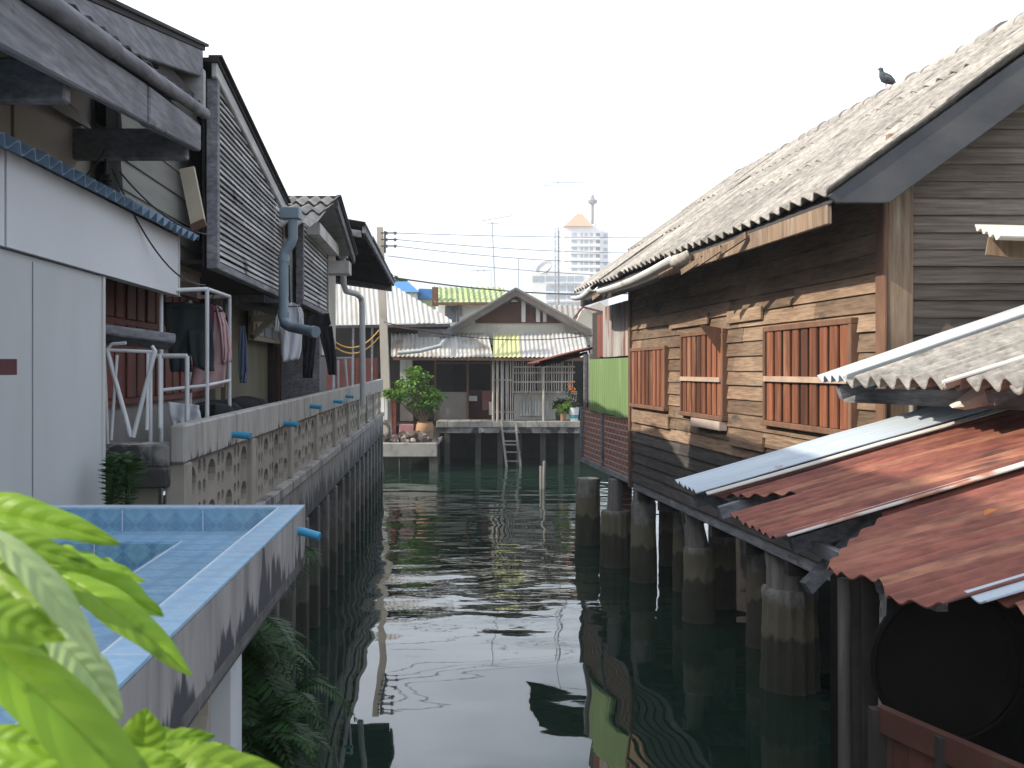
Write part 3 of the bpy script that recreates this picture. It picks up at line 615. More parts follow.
# grey asbestos lean-to above the rusty roofs
lt = thing('lean_to_roof', 'grey fibre cement lean-to roof with toothed edge above the rusty sheets', 'roof', (3.9,8.4,3.2))
s2 = V(1,.1,.33)
A = V(2.95,9.85,4.19); B = V(3.55,5.7,4.20)
mb = MB(); corr(mb, A+(B-A)*.12, B, s2*2.4, lam=.24, amp=.05, W=1.4, seg=10, sub=5, jit=.012, th=.018, rag=.03); mb.build('roof_sheet', asb, lt, smooth=True)
mb = MB(); corr(mb, A+V(0,.05,.02), A+(B-A)*.14+V(0,0,.03), s2*2.4, lam=.16, amp=.035, W=1.4, seg=8, sub=4, jit=.008, th=.01); mb.build('galvanised_sheet', M('bleached galvanised', (.55,.60,.64),(.48,.54,.60),(.62,.58,.52),sc=(2,6,2)), lt, smooth=True)
mb = MB(); a = P(944,386,8.0); b=P(1090,352,7.6); corr(mb, P(944,386,8.0), P(948,384,7.4), V(1,.1,.30)*2.2, lam=.2, amp=.03, W=1.2, seg=8, sub=4, th=.012); mb.build('loose_sheet', pale_strip, lt, smooth=True)
mb = MB(); mb.beam(V(3.35,10.2,4.05), V(4.2,6.0,4.08), .1,.14); mb.beam(V(3.1,9.7,4.08),V(5.3,9.9,4.8),.08,.12); mb.beam(V(3.5,7.5,4.1),V(5.6,7.7,4.75),.08,.12); mb.build_each('rafter', grey_w, lt)
mb = MB(); mb.box(3.95,4.15,10.0,10.2,1.4,4.3); mb.box(4.85,4.98,9.2,9.35,1.4,4.5); mb.build_each('post', M_post, lt)
a = P(952,408,8.0); b = P(985,380,7.9); mb = MB(); mb.prism([a, P(966,410,8.0), P(1002,402,7.8), P(1004,384,7.8), P(994,377,7.9)], V(0,.05,.02)); 
tag(mb.build('bent_sheet', pale_strip), 'bent pale and pink sheet standing up at the junction of the two near roofs', 'metal sheet')
aw = thing('window_awning', 'little sheet awning on a timber beam at the right edge, on the house end wall', 'awning', V(4.7,9.6,5.3))
mb = MB(); corr(mb, P(975,226,9.6), P(1000,238,9.0)+V(0,0,0), V(1,.05,-.02)*1.4, lam=.16, amp=.02, W=1, seg=6, sub=2); mb.build('sheet', pale_strip, aw, smooth=True)
mb = MB(); mb.beam(P(987,246,9.7), P(1100,258,9.4), .1,.17); mb.build('beam', post_w, aw)

# pigeon
bp_ = R(2.735, 16.05, 8.73); pg = thing('pigeon', 'dark slate pigeon standing on the roof ridge', 'pigeon', bp_)
q = bp_ + V(0,0,.0); mb = MB()
ring = [(-.15,.03,.008),(-.13,.05,.024),(-.09,.085,.05),(-.03,.12,.075),(.03,.15,.08),(.065,.195,.06),(.08,.23,.038),(.083,.258,.033),(.09,.28,.036),(.108,.29,.028),(.125,.285,.011),(.15,.275,.004)]
mb.tube([q+V(-x, .02*x, z) for x,z,r in ring], [r for x,z,r in ring], 12); mb.build('body', bird_m, pg, smooth=True)
mb = MB()
for s in (-1,1): mb.tube([q+V(.0,s*.025,.08), q+V(-.01,s*.025,.03), q+V(0,s*.025,-.03), q+V(-.04,s*.03,-.032)], .006, 5)
mb.build('legs', fmat('pink bird leg', (.35,.12,.10)), pg)
mb = MB()
for s in (-1,1): mb.tube([q+V(-.05,s*.066,.16), q+V(0,s*.074,.135), q+V(.07,s*.055,.09), q+V(.13,s*.02,.045)], [.018,.032,.026,.006], 8)
mb.build('wings', fmat('grey wing', (.12,.13,.15)), pg, smooth=True)
# ================================================================== LEFT BANK WALL
wl = thing('canal_wall', 'long stained concrete parapet wall with vent block panels on the left bank', 'wall', L(2.1, 22, 0))
mb = MB(); mb.hexa([L(2.044,8.2,3.55),L(2.17,8.2,3.55),L(2.17,36.5,3.55),L(2.044,36.5,3.55),L(2.044,8.2,3.86),L(2.17,8.2,3.86),L(2.17,36.5,3.98),L(2.044,36.5,3.98)])
mb.build('parapet', grime_par, wl, bevel=.012)
def holecell(mb, f, o0, o1, y0, y1, z0, z1, ry, rz, n=12, cy=None, cz=None):
    cy = (y0+y1)/2 if cy is None else cy; cz = (z0+z1)/2 if cz is None else cz; hy = (y1-y0)/2; hz = (z1-z0)/2; out = []; inn = []
    for k in range(n):
        a = 2*math.pi*(k+.5)/n; c, s = math.cos(a), math.sin(a); m = max(abs(c), abs(s)); out.append((cy+hy*c/m, cz+hz*s/m)); inn.append((cy+ry*c, cz+rz*s))
    # snap nearest points to the corners
    for (yy, zz) in ((y0,z0),(y0,z1),(y1,z0),(y1,z1)):
        j = min(range(n), key=lambda k: (out[k][0]-yy)**2/hy**2+(out[k][1]-zz)**2/hz**2); out[j] = (yy,zz)
    vs = [f(o0,*p) for p in out]+[f(o0,*p) for p in inn]+[f(o1,*p) for p in inn]+[f(o1,*p) for p in out]
    fs = []
    for k in range(n):
        l = (k+1) % n
        fs += [(k,l,n+l,n+k),(n+k,n+l,2*n+l,2*n+k),(2*n+k,2*n+l,3*n+l,3*n+k)]
    mb.add(vs, fs)
def vent(mb, f, o0, o1, y0, y1, z0, z1, rows=2, cols=7, ca=.46, cb=.40):
    tot = sum(ca if c % 2 == 0 else cb for c in range(cols)); k = (y1-y0)/tot; hz = (z1-z0)/rows
    for r in range(rows):
        y = y0
        for c in range(cols):
            w = (ca if c % 2 == 0 else cb)*k; a = z0+hz*r
            if c % 2 == 0: holecell(mb, f, o0, o1, y, y+w, a, a+hz, w*.40, hz*.33)
            else:
                for i in range(2):
                    for j in range(2): holecell(mb, f, o0, o1, y+w/2*i, y+w/2*(i+1), a+hz/2*j, a+hz/2*(j+1), w*.17, hz*.18, 8)
            y += w
posts = [8.25+2.95*i for i in range(10)]; posts[-1] = 34.8
for a in posts:
    mb = MB(); mb.fbox(L, 2.05, 2.22, a, a+.22, 2.80, 3.548); mb.build_each('post', conc_lat, wl, bevel=.01)
for i, a in enumerate(posts):
    b = posts[i+1] if i+1 < len(posts) else 36.4
    if b-a < .6: continue
    mb = MB(); vent(mb, L, 2.11, 2.19, a+.22, b, 2.80, 3.548, cols=7 if b-a > 2 else 3); mb.build('vent_panel', conc_lat, wl)
mb = MB(); mb.fbox(L, 2.0, 2.3, 8.2, 36.5, 2.66, 2.798); mb.build('ledge', conc, wl, bevel=.01)
mb = MB(); y = 8.2
while y < 36.3: mb.fbox(L, 2.03+U(0,.01), 2.3, y, min(y+5.9,36.5), 2.03, 2.658); y += 5.9
mb.build('floor_beam', grime_beam, wl, bevel=.02)
for i in range(20):
    y = 8.3+1.46*i; mb = MB(); mb.fbox(L, 2.03, 2.30, y, y+.27, -1, 2.03); mb.build('pier', pier_m, wl, bevel=.015)
mb = MB(); mb.fbox(L, 2.34, 2.6, 5.0, 36.4, -1, 2.6); mb.build('retaining_wall', pier_m, wl)
mb = MB(); mb.fbox(L, 2.2, 3.4, 8.2, 36.4, 2.6, 2.66+.1); mb.build('walkway_slab', conc, wl)
mb = MB(); mb.fbox(L, 2.17, 3.0, 8.2, 8.55, 3.52, 3.70); mb.fbox(L, 2.17, 3.05, 8.12, 8.50, 3.36, 3.52); mb.build('end_step', conc_peel, wl, bevel=.01)
mb = MB(); mb.fbox(L, 2.3, 3.0, 8.35, 8.45, 2.6, 3.36); mb.build('end_wall', conc_lat, wl)
for px, py in ((234,434),(285,423),(311,406),(334,401),(346,396)):
    a = (px-512)/FP; Y = 2.03/(-a-.07); z = H-(py-HY)/FP*Y; mb = MB(); mb.tube([L(2.06,Y,z), L(1.86,Y-.03,z-.02)], .035, 10); mb.build('drain_spout', pvc_b, wl, smooth=True)

# ================================================================== TILED COUNTER
ct = thing('tiled_counter', 'blue tiled counter with a sunken trough jutting over the canal, bottom left', 'counter', C(1, 2.8, 2.4))
mb = MB(); mb.fbox(C, 0, 2.6, .4, 5.0, 3.36, 3.40); mb.build('slab', conc, ct)
mb = MB()
y = .4
while y < 4.99: mb.fbox(C, 0, .03, y, 5.0, 3.35, 3.628); y = 6
face = mb.build('front_face', grime_counter, ct)
# weathered blackened drip band
mb = MB()
mb.fbox(C, .03, .105, .4, 5.0, 3.40, 3.632); mb.build('rim_core', conc, ct)
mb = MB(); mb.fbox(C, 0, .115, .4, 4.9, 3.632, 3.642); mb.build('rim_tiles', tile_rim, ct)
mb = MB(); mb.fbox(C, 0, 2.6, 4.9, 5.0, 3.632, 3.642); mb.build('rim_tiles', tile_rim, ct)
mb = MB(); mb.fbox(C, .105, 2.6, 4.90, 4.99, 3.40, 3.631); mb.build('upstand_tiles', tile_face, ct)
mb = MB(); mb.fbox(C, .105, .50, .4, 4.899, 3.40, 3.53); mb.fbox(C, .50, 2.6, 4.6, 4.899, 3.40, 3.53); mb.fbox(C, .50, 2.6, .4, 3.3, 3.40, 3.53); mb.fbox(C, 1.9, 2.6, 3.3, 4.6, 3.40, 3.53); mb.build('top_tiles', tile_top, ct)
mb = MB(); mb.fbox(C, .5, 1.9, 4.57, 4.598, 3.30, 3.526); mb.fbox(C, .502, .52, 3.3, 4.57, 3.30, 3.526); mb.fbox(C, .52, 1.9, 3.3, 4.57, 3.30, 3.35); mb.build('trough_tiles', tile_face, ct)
mb = MB(); mb.fbox(C, .112, .1155, .4, 4.9, 3.642, 3.645); mb.fbox(C,.497,.501,3.3,4.6,3.53,3.533); mb.fbox(C,.11,2.6,4.895,4.90,3.642,3.645); mb.build('grout_line', white_p, ct)
mb = MB(); mb.fbox(C, .02, .20, 3.42, 3.55, .0, 3.36); mb.fbox(C, .02, .2, .4, 3.42, 2.55, 2.68); mb.build('side_frame', white_far2 if False else M('pale painted concrete', (.45,.46,.48),(.38,.39,.41),(.25,.25,.26),sc=(2,2,2)), ct, bevel=.01)
mb = MB(); vent(mb, C, .10, .16, .4, 3.42, 2.68, 3.36, cols=9); mb.build('vent_panel', conc_lat, ct)
mb = MB(); mb.fbox(C, .05, .2, .4, 3.4, 0, 2.55); mb.build('base_wall', pier_m, ct)
mb = MB(); mb.fbox(C, .9, 1.1, 3.9, 4.1, -.5, 3.36); mb.fbox(C, 1.9, 2.1, 4.6, 4.8, -.5, 3.36); mb.build_each('pillar', pier_m, ct)
a = P(304,532,4.75); mb = MB(); mb.tube([a+V(-.12,0,.02), a, a+V(.075,-.01,-.02)], .02, 12); mb.build('drain_spout', pvc_b, ct, smooth=True)

# ================================================================== LEFT HOUSES
h1 = thing('white_panel_house', 'near left house with white and grey board wall under a dark timber eave', 'house', L(3.5, 5, 2.8))
mb = MB(); mb.fbox(L, 2.64, 2.72, 5.0, 8.0, 2.85, 5.03); mb.fbox(L, 2.645, 2.72, 1.0, 4.99, 2.85, 5.03); mb.build('grey_board', grey_wall, h1)
mb = MB(); mb.fbox(L, 2.60, 2.70, 6.14, 10.15, 5.04, 5.62); mb.fbox(L, 2.605, 2.70, 1.0, 6.12, 5.04, 5.62); mb.build('white_board', white_wall, h1)
mb = MB(); mb.fbox(L, 2.634, 2.641, 6.62, 6.628, 2.9, 5.0); mb.build('seam', fmat('dark seam',(.25,.27,.29)), h1)
mb = MB(); mb.fbox(L, 2.59, 2.72, 10.15, 10.19, 5.03, 5.66); mb.fbox(L, 2.625, 2.74, 7.98, 8.03, 2.85, 5.03); mb.build_each('trim', white_wood, h1)
mb = MB(); corr(mb, L(2.45,2.0,5.58), L(2.45,10.4,5.63), V(-.5,0,.22), lam=.22, amp=.035, W=2.2, seg=8, sub=2, jit=.008, th=.01); mb.build('awning', blue_gal, h1, smooth=True)
mb = MB(); mb.fbox(L, 3.02, 3.1, 1.0, 7.2, 5.6, 6.7); mb.fbox(L, 3.0, 3.1, 7.21, 8.9, 5.6, 6.7); mb.build('upper_wall', beige_wall, h1)
mb = MB(); mb.fbox(L, 3.1, 8, 1.0, 8.9, 2.85, 6.3); mb.fbox(L, 2.75, 3.2, 1.0, 8.0, 2.85, 5.6); mb.build('inner_wall', dark_w, h1)
def fz(y): return 5.72 + (y-4)*.088
rf = None
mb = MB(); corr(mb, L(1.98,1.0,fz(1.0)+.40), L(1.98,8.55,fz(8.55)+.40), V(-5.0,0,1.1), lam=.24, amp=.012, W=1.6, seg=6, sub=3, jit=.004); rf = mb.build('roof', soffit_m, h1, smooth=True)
mb = MB()
mb.hexa([L(2.0,1.0,fz(1)),L(2.06,1.0,fz(1)),L(2.06,7.0,fz(7)),L(2.0,7.0,fz(7)),L(2.0,1.0,fz(1)+.27),L(2.06,1.0,fz(1)+.27),L(2.06,7.0,fz(7)+.27),L(2.0,7.0,fz(7)+.27)])
mb.build('fascia', grey_w, rf, bevel=.008)
mb = MB()
mb.hexa([L(1.985,7.01,fz(7)-.01),L(2.06,7.01,fz(7)-.01),L(2.06,8.5,fz(8.5)),L(1.985,8.5,fz(8.5)),L(1.985,7.01,fz(7)+.26),L(2.06,7.01,fz(7)+.26),L(2.06,8.5,fz(8.5)+.22),L(1.985,8.5,fz(8.5)+.22)])
tag(mb.build('fascia', grey_w, rf, bevel=.008), 'rougher end length of the fascia')
mb = MB(); mb.tube([L(1.98,1.0,fz(1)+.33), L(1.98,6.2,fz(6.2)+.33)], .06, 10); mb.tube([L(1.98,6.1,fz(6.1)+.33), L(1.98,8.6,fz(8.6)+.33)], .05, 10); mb.build('roll_edge', grey_w, rf, smooth=True)
for (y, h) in ((5.64,.18),(8.35,.19),(3.2,.18)):
    mb = MB(); mb.fbox(L, 2.07, 3.05, y, y+.1, fz(y)-.16+.08, fz(y)+h-.1+.08); mb.build_each('rafter', grey_w, rf, bevel=.008)
mb = MB(); mb.prism([L(2.9,1.0,6.0),L(2.9,8.55,6.3),L(4.6,8.55,9.0),L(4.6,1.0,9.0)], V(-.06,0,.02)); mb.prism([L(4.6,1,9.0),L(4.6,8.55,9.0),L(8.2,8.55,6.3),L(8.2,1,6.3)], V(0,0,.06)); mb.build('added_shade_roof', asb, h1)  # added out-of-view roof, shaped to cast shade on the rusty sheets
# insulator bracket
ib = P(106,181,8.3); mb = MB(); mb.tube([ib+V(0,0,.18),ib+V(0,0,-.1)],.012,6); mb.tube([ib+V(-.1,0,.0),ib+V(.05,0,.0)],.01,6); br = mb.build('insulator_bracket', wire_m, h1)
mb = MB(); mb.lathe(ib+V(.0,0,-.04), [(.02,0),(.05,.01),(.03,.03),(.05,.05),(.03,.07),(.045,.09),(.02,.1)], 12); mb.build_each('insulator', fmat('dark glazed insulator',(.03,.025,.03),.3), br, smooth=True)
# peeling hanging plank
hp = thing('hanging_plank', 'peeling cream and green painted plank hanging under the eave end', 'plank', P(198,225,9.2))
mb = MB(); mb.beam(P(187,168,9.2), P(199,227,9.2), .13,.04, up=(0,1,0)); mb.build('board', M('peeling cream paint', (.52,.46,.36),(.42,.36,.27),(.10,.16,.15),sc=(5,5,3),ssc=(5,5,2),st=(.56,.6),c4=(.10,.07,.05),ssc4=(7,7,3)), hp)
mb = MB(); mb.beam(P(197,222,9.18), P(200,229,9.18), .14,.05, up=(0,1,0)); mb.build('end_batten', frame_w, hp)

# second house : gable to the canal with louvred upper front
h2 = thing('louvred_house', 'tall left house with big grey louvred screen below its gable', 'house', L(3.5, 12.5, 2.8))
mb = MB(); boards(mb, lambda t,o,z: L(3.5-o, t, z), 8.0, 19.6, 5.0, 7.0, .24, seg=5, th=.02, tilt=.02); dgc = M('dull green grey clapboard',(.27,.265,.24),(.20,.20,.18),sc=(4,1,12),island=.1)
mb.build('upper_clapboard', dgc, h2)
mb = MB(); boards(mb, lambda t,o,z: L(2.75-o, t, z), 8.72, 11.6, 5.1, 7.1, .24, seg=5, th=.02, tilt=.02); mb.fbox(L,2.755,2.85,8.73,11.6,5.1,7.1); mb.build('front_clapboard', dgc, h2)
mb = MB(); mb.fbox(L,2.66,2.69,10.2,11.2,5.08,5.22); mb.build('vent', brown_door, h2)
mb = MB(); mb.fbox(L,3.51,9,8.91,19.6,2.8,6.5); mb.build('inner_wall', dark_w, h2)
def rakez(y): return 7.58-(10.6-y)*.21 if y < 10.6 else 7.56-(y-10.6)*.155
def slab(mb, o0, o1, y0, y1, t0, t1, f=rakez):
    mb.hexa([L(o0,y0,f(y0)+t0),L(o1,y0,f(y0)+t0),L(o1,y1,f(y1)+t0),L(o0,y1,f(y1)+t0),L(o0,y0,f(y0)+t1),L(o1,y0,f(y0)+t1),L(o1,y1,f(y1)+t1),L(o0,y1,f(y1)+t1)])
mb = MB(); slab(mb,2.38,9,5.0,10.37,.0,.04); slab(mb,2.26,9,10.42,15.2,-.10,-.06); r2 = mb.build('roof', soffit_m, h2)
mb = MB(); mb.prism([L(3.6,8.8,7.2),L(3.6,15.0,7.2),L(5.2,15.0,10.0),L(5.2,8.8,10.0)], V(-.06,0,.02)); mb.prism([L(5.2,8.8,10.0),L(5.2,15,10.0),L(9,15,7.4),L(9,8.8,7.4)], V(0,0,.06)); mb.build('added_shade_roof', asb, h2)  # added unseen roof, raised to throw shade onto the brown house wall
mb = MB(); slab(mb,2.385,2.46,5.0,10.3,-.27,-.003); mb.build_each('barge_board', grey_w, r2, bevel=.008)
mb = MB(); slab(mb,2.35,2.5,4.9,10.4,.042,.07); slab(mb,2.22,2.36,10.42,15.25,-.058,-.035); mb.build('edge_sheet', dark_w, r2)
mb = MB(); slab(mb,2.28,2.34,10.46,15.15,-.26,-.105); mb.build_each('barge_board', louver_m, r2, bevel=.008)
mb = MB(); mb.fbox(L,2.45,3.4,8.9,10.3,6.75,7.05); mb.build('soffit_box', dark_w, r2)
mb = MB(); mb.fbox(L,2.36,3.4,10.2,10.3,6.85,7.3); mb.build('soffit_box', louver_m, r2)
# louvre screen
def louver(par, y0, y1, zb, zf, o, post=.1, n=24, pitch=.088):
    mb = MB(); mb.fbox(L,o-.02,o+.1,y0,y0+.1,zb,zf(y0)); mb.fbox(L,o-.02,o+.1,y1-.06,y1,zb,zf(y1)); mb.fbox(L,o-.01,o+.1,y0+.1,y1-.06,zb,zb+.08); lv = mb.build('louvre_frame', grey_w, par, bevel=.006)
    mb = MB(); z = zb+.1
    while z < max(zf(y0), zf(y1))-.03:
        ya, yb = y0+.1, y1-.06
        if z > zf(yb)-.04: 
            while yb > ya+.2 and z > zf(yb)-.04: yb -= .05
        if z > zf(ya)-.04:
            while ya < yb-.2 and z > zf(ya)-.04: ya += .05
        if yb-ya > .4:
            cut = U(ya+.3*(yb-ya), ya+.7*(yb-ya))
            for (a,b) in ((ya,cut),(cut+.006,yb)):
                j = U(-.006,.006)
                mb.hexa([L(o+.0,a,z+j),L(o+.015,a,z+j-.004),L(o+.015,b,z-.004),L(o+.0,b,z),L(o+.02,a,z+pitch*.74+j),L(o+.035,a,z+pitch*.74+j),L(o+.035,b,z+pitch*.74),L(o+.02,b,z+pitch*.74)])
        z += pitch
    mb.build('slats', louver_m, lv)
    mb = MB(); mb.prism([L(o+.12,y0,zb),L(o+.12,y1,zb),L(o+.12,y1,zf(y1)-.02),L(o+.12,y0,zf(y0)-.02)], V(-.02,0,0)); mb.build('backing', dark_in, lv)
louver(h2, 10.5, 15.0, 5.34, lambda y: rakez(y)-.27, 2.3, pitch=.062)
mb = MB(); mb.fbox(L,2.42,3.5,10.6,14.9,5.4,5.44); mb.fbox(L,2.43,3.5,14.86,14.98,5.4,6.9); mb.build('screen_floor', dark_w, h2)
# ground floor front
mb = MB(); mb.fbox(L,3.42,3.5,8.95,19.6,2.8,3.95); mb.build('low_wall', M('dirty pale wall',(.30,.29,.28),(.24,.23,.22)), h2)
dr = MB(); dr.fbox(L,3.36,3.41,10.0,15.4,3.93,5.4); dd = dr.build('red_shutter', red_door, h2)
mb = MB()
for i in range(7):
    y = 10.12+i*.75
    for (a,b) in ((4.0,4.5),(4.56,4.78),(4.84,5.3)): 
        mb.fbox(L,3.335,3.358,y+.06,y+.36,a,b); mb.fbox(L,3.335,3.358,y+.42,y+.66,a,b)
mb.build('panels', red_door, dd, bevel=.01)
for (px, w, Y, m, z0, z1) in ((216,.22,14.4,olive_w,2.8,5.4),(226,.1,15.5,olive_w,2.8,5.35),(240,.35,17,olive_w,2.8,5.3)):
    x = -(px-512)/FP*Y-.07*Y; mb = MB(); mb.fbox(L,x,x+.1,Y,Y+w*1.5,z0,z1); mb.build_each('post', m, h2, bevel=.01)
mb = MB(); mb.fbox(L,3.30,3.41,16.2,19.55,2.8,5.5); mb.build('olive_wall', olive_w, h2)
mb = MB(); mb.fbox(L,3.24,3.30,14.2,15.9,5.0,5.6); tw = mb.build('transom', brown_door, h2)
mb = MB(); 
for i in range(5): mb.fbox(L,3.21,3.235,14.3+i*.32,14.5+i*.32,5.1,5.5)
mb.build_each('pane', glass_dk, tw)

# third house
h3 = thing('tile_roof_house', 'left house with small tiled gable, louvre and white soffit in mid distance', 'house', L(3.2, 19, 2.8))
def r3(y): return 7.28-(17.8-y)*.28 if y < 17.8 else 7.28-(y-17.8)*.165
mb = MB()
A = L(1.75,14.4,6.33); corr(mb, L(1.75,14.5,6.36), L(5.5,14.5,6.36), L(1.75,17.8,7.30)-L(1.75,14.5,6.36), lam=.2, amp=.035, rows=3, W=1.2, seg=6, sub=1, jit=.01, lift=.05); r3o = mb.build('roof', asb, h3, smooth=True)
mb = MB(); slab(mb,1.75,7,17.8,21.4,0,.05,r3); mb.build('back_roof', soffit_m, r3o)
mb = MB(); slab(mb,1.78,1.84,17.8,21.4,-.16,-.003,r3); slab(mb,1.72,1.8,17.75,21.5,.052,.075,r3); mb.build_each('barge_board', grey_w, r3o)
mb = MB(); slab(mb,1.86,3.2,17.9,21.2,-.06,-.004,r3); mb.build('soffit', white_wood, r3o)
mb = MB(); mb.fbox(L,1.84,2.4,20.6,21.2,6.25,6.5); mb.fbox(L,2.0,2.3,17.0,20.2,6.55,6.75); mb.build('eave_box', white_wood, r3o)
louver(h3, 16.3, 20.0, 5.35, lambda y: min(r3(y), 6.95)-.1, 2.2, pitch=.08)
mb = MB(); mb.fbox(L,2.36,6,20.0,20.2,2.8,6.5); mb.fbox(L,2.34,2.9,15.2,16.2,5.3,6.3); mb.fbox(L,2.6,6,15.1,20,5.3,6.5); mb.build('side_wall', grey_w, h3)
mb = MB(); mb.fbox(L,3.2,6,19.6,26.8,2.8,5.4); mb.build('inner_wall', dark_w, h3)
mb = MB(); mb.fbox(L,3.12,3.19,19.7,23.2,2.8,4.75); dk = mb.build('door', brown_door, h3)
mb = MB(); mb.fbox(L,3.10,3.118,19.9,21.3,3.0,4.6); mb.fbox(L,3.10,3.118,21.5,23.0,3.0,4.6); mb.build('panels', brown_door, dk)
mb = MB(); mb.fbox(L,3.10,3.19,17.0,22.0,4.8,5.4); tw = mb.build('transom', M('warm pale frame',(.45,.38,.30),(.36,.30,.24)), h3)
mb = MB()
for i in range(6):
    for z in (4.88,5.14): mb.fbox(L,3.07,3.098,17.2+i*.8,17.8+i*.8,z,z+.2)
mb.build_each('pane', glass_far, tw)
mb = MB(); mb.fbox(L,3.0,3.1,23.3,27,2.8,4.9); mb.build('grey_panel', M('grey brown panel',(.20,.18,.17),(.16,.145,.14)), h3)
mb = MB(); mb.beam(P(252,337,16.5), P(273,318,16.8), .08,.12, up=(0,1,0)); mb.beam(P(250,319,16.5), P(274,317,16.8), .1,.08, up=(0,1,0)); mb.build('bracket', olive_w, h3)
# white side wall and dark-roofed house
h4 = thing('dark_roof_house', 'left house with broad dark roof overhanging the parapet, farthest of the left row', 'house', L(3.5, 27, 2.8))
mb = MB(); mb.fbox(L,2.35,2.9,20.3,23.0,4.6,7.0); mb.build('wall', cream, h4)
mb = MB(); mb.fbox(L,3.2,3.3,23,27,2.8,4.8); mb.build('lower_wall', red_pl, h4)
A = L(1.45,20,7.16); B = L(1.45,32.8,7.16)
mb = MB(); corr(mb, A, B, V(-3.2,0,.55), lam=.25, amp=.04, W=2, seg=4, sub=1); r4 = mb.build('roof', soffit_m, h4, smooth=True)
mb = MB(); mb.fbox(L,1.47,1.53,20.05,32.75,6.98,7.11); mb.build('fascia', grey_w, r4)
mb = MB(); mb.prism([L(1.55,20.05,7.03),L(4.4,20.05,7.5),L(4.4,20.05,7.32),L(1.55,20.05,6.9)], V(0,.06,0)); mb.prism([L(1.55,32.6,7.03),L(4.4,32.6,7.5),L(4.4,32.6,7.2),L(1.55,32.6,6.8)], V(0,.06,0)); mb.build_each('barge_board', grey_w, r4)
mb = MB()
for i in range(9): mb.beam(L(1.55,20.8+i*1.45,7.0), L(4.4,20.8+i*1.45,7.48), .07,.12)
mb.build_each('rafter', dark_w, r4)
mb = MB()
for i in range(3): mb.fbox(L,4.2,4.3,24+i*4,24.12+i*4,2.8,7.4)
mb.fbox(L,4.3,4.4,23,33,2.8,7.3); mb.build('back_wall', dark_w, h4)

# drain pipes
dp = thing('drain_pipe', 'thick grey blue drainpipe with box head and bent outlet between the louvres', 'drainpipe', P(290,340,14))
mb = MB(); mb.tube([P(293,216,14),P(293,238,14),P(291,244,14),P(285,251,14),P(283.5,256,14),P(283.5,318,14),P(285,324,13.9),P(290,327,13.8),P(315,332,13.3)], .068, 12); mb.build('pipe', pvc_g, dp, smooth=True)
mb = MB(); a = P(281,219,14); mb.box(a.x,a.x+.26,13.9,14.15,a.z,a.z+.15); mb.build('box_head', pvc_g, dp, bevel=.006)
mb = MB(); mb.tube([P(283.5,255,14),P(283.5,262,14)],.08,12); mb.tube([P(283.5,312,14),P(283.5,318,14)],.08,12); mb.tube([P(312,331.4,13.35),P(316,332,13.3)],.078,12); mb.build_each('collar', pvc_g, dp, smooth=True)
dp = thing('drain_pipe', 'slim pale drainpipe running down behind the parapet under the dark roof', 'drainpipe', P(362,380,23))
mb = MB(); mb.tube([P(343,258,22),P(343.5,284,22),P(346,291,22),P(357,294,22.5),P(361,298,23),P(362,304,23),P(363,405,23)], .066, 10); mb.build('pipe', pvc_w, dp, smooth=True)
mb = MB(); a = P(339,258,22); mb.box(a.x,a.x+.18,21.9,22.1,a.z,a.z+.1); mb.build('box_head', pvc_w, dp)

# ---------------- clothes rack and laundry
ck = thing('clothes_rack', 'tall white metal clothes rack standing on the walkway', 'rack', P(195,425,9.3))
mb = MB(); r = .022
Yf, Yb = 10.3, 11.8
def rackpt(px, py, Y): return P(px, py, Y)
TL = P(161,291,10.0); TR = P(207,289,Yf); BR = P(229.5,296.5,Yb); BL = P(190,297,Yb)
for (p, zb) in ((TL,3.0),(TR,3.0),(BR,3.0),(BL,3.0)): mb.tube([p, V(p.x,p.y,zb)], r, 8)
for a, b in ((TL,TR),(TR,BR),(BR,BL),(BL,TL)): mb.tube([a,b], r, 8)
for dz in (1.02,):
    a, b, c_, d_ = [q-V(0,0,dz*.95) for q in (TL,TR,BR,BL)]
    for x_, y_ in ((a,b),(b,c_),(c_,d_)): mb.tube([x_,y_], r*.8, 8)
mb.build('tube_frame', white_p, ck, smooth=True)
mb = MB(); a = P(150,356,9.4); b = P(187,356,9.4)
for p in (a, b): mb.tube([p, V(p.x,p.y,3.0)], r, 8)
mb.tube([a,b], r, 8); mb.build('low_rail', white_p, ck, smooth=True)
def hanger(par, c, w=.2, m=None):
    mb = MB(); c = Vector(c); mb.tube([c+V(0,0,.12),c+V(.02,0,.09),c+V(0,0,.05),c], .006, 5); mb.tube([c, c+V(-w,0,-.09)], .008, 5); mb.tube([c, c+V(w,0,-.09)], .008, 5); mb.tube([c+V(-w,0,-.09), c+V(w,0,-.09)], .008, 5); mb.build('hanger', m or wire_m, par)
def garment(name, label, mat, pieces, Y, solid=.012, amp=.02, hang=None, cat='clothes', wd=.2):
    y0 = min(r_[2] for pc in pieces for r_ in pc); t = thing(name, label, cat, P(pieces[0][0][0], max(r_[2] for pc in pieces for r_ in pc), Y))
    mb = MB()
    for pc in pieces: cloth(mb, [(P(a, y, Y), P(b, y+dy, Y+.06)) for (a, b, y, dy) in pc], 12, amp, 2.2, out=(.15,-1,0))
    mb.build('fabric', mat, t, smooth=True, solid=solid)
    if hang: hanger(t, P(*hang, Y), wd)
    return t
def rows(l): # interpolate key rows
    out = []
    for a, b in zip(l, l[1:]):
        for k in range(4): out.append(tuple(a[i]+(b[i]-a[i])*k/4 for i in range(4)))
    out.append(l[-1]); return out
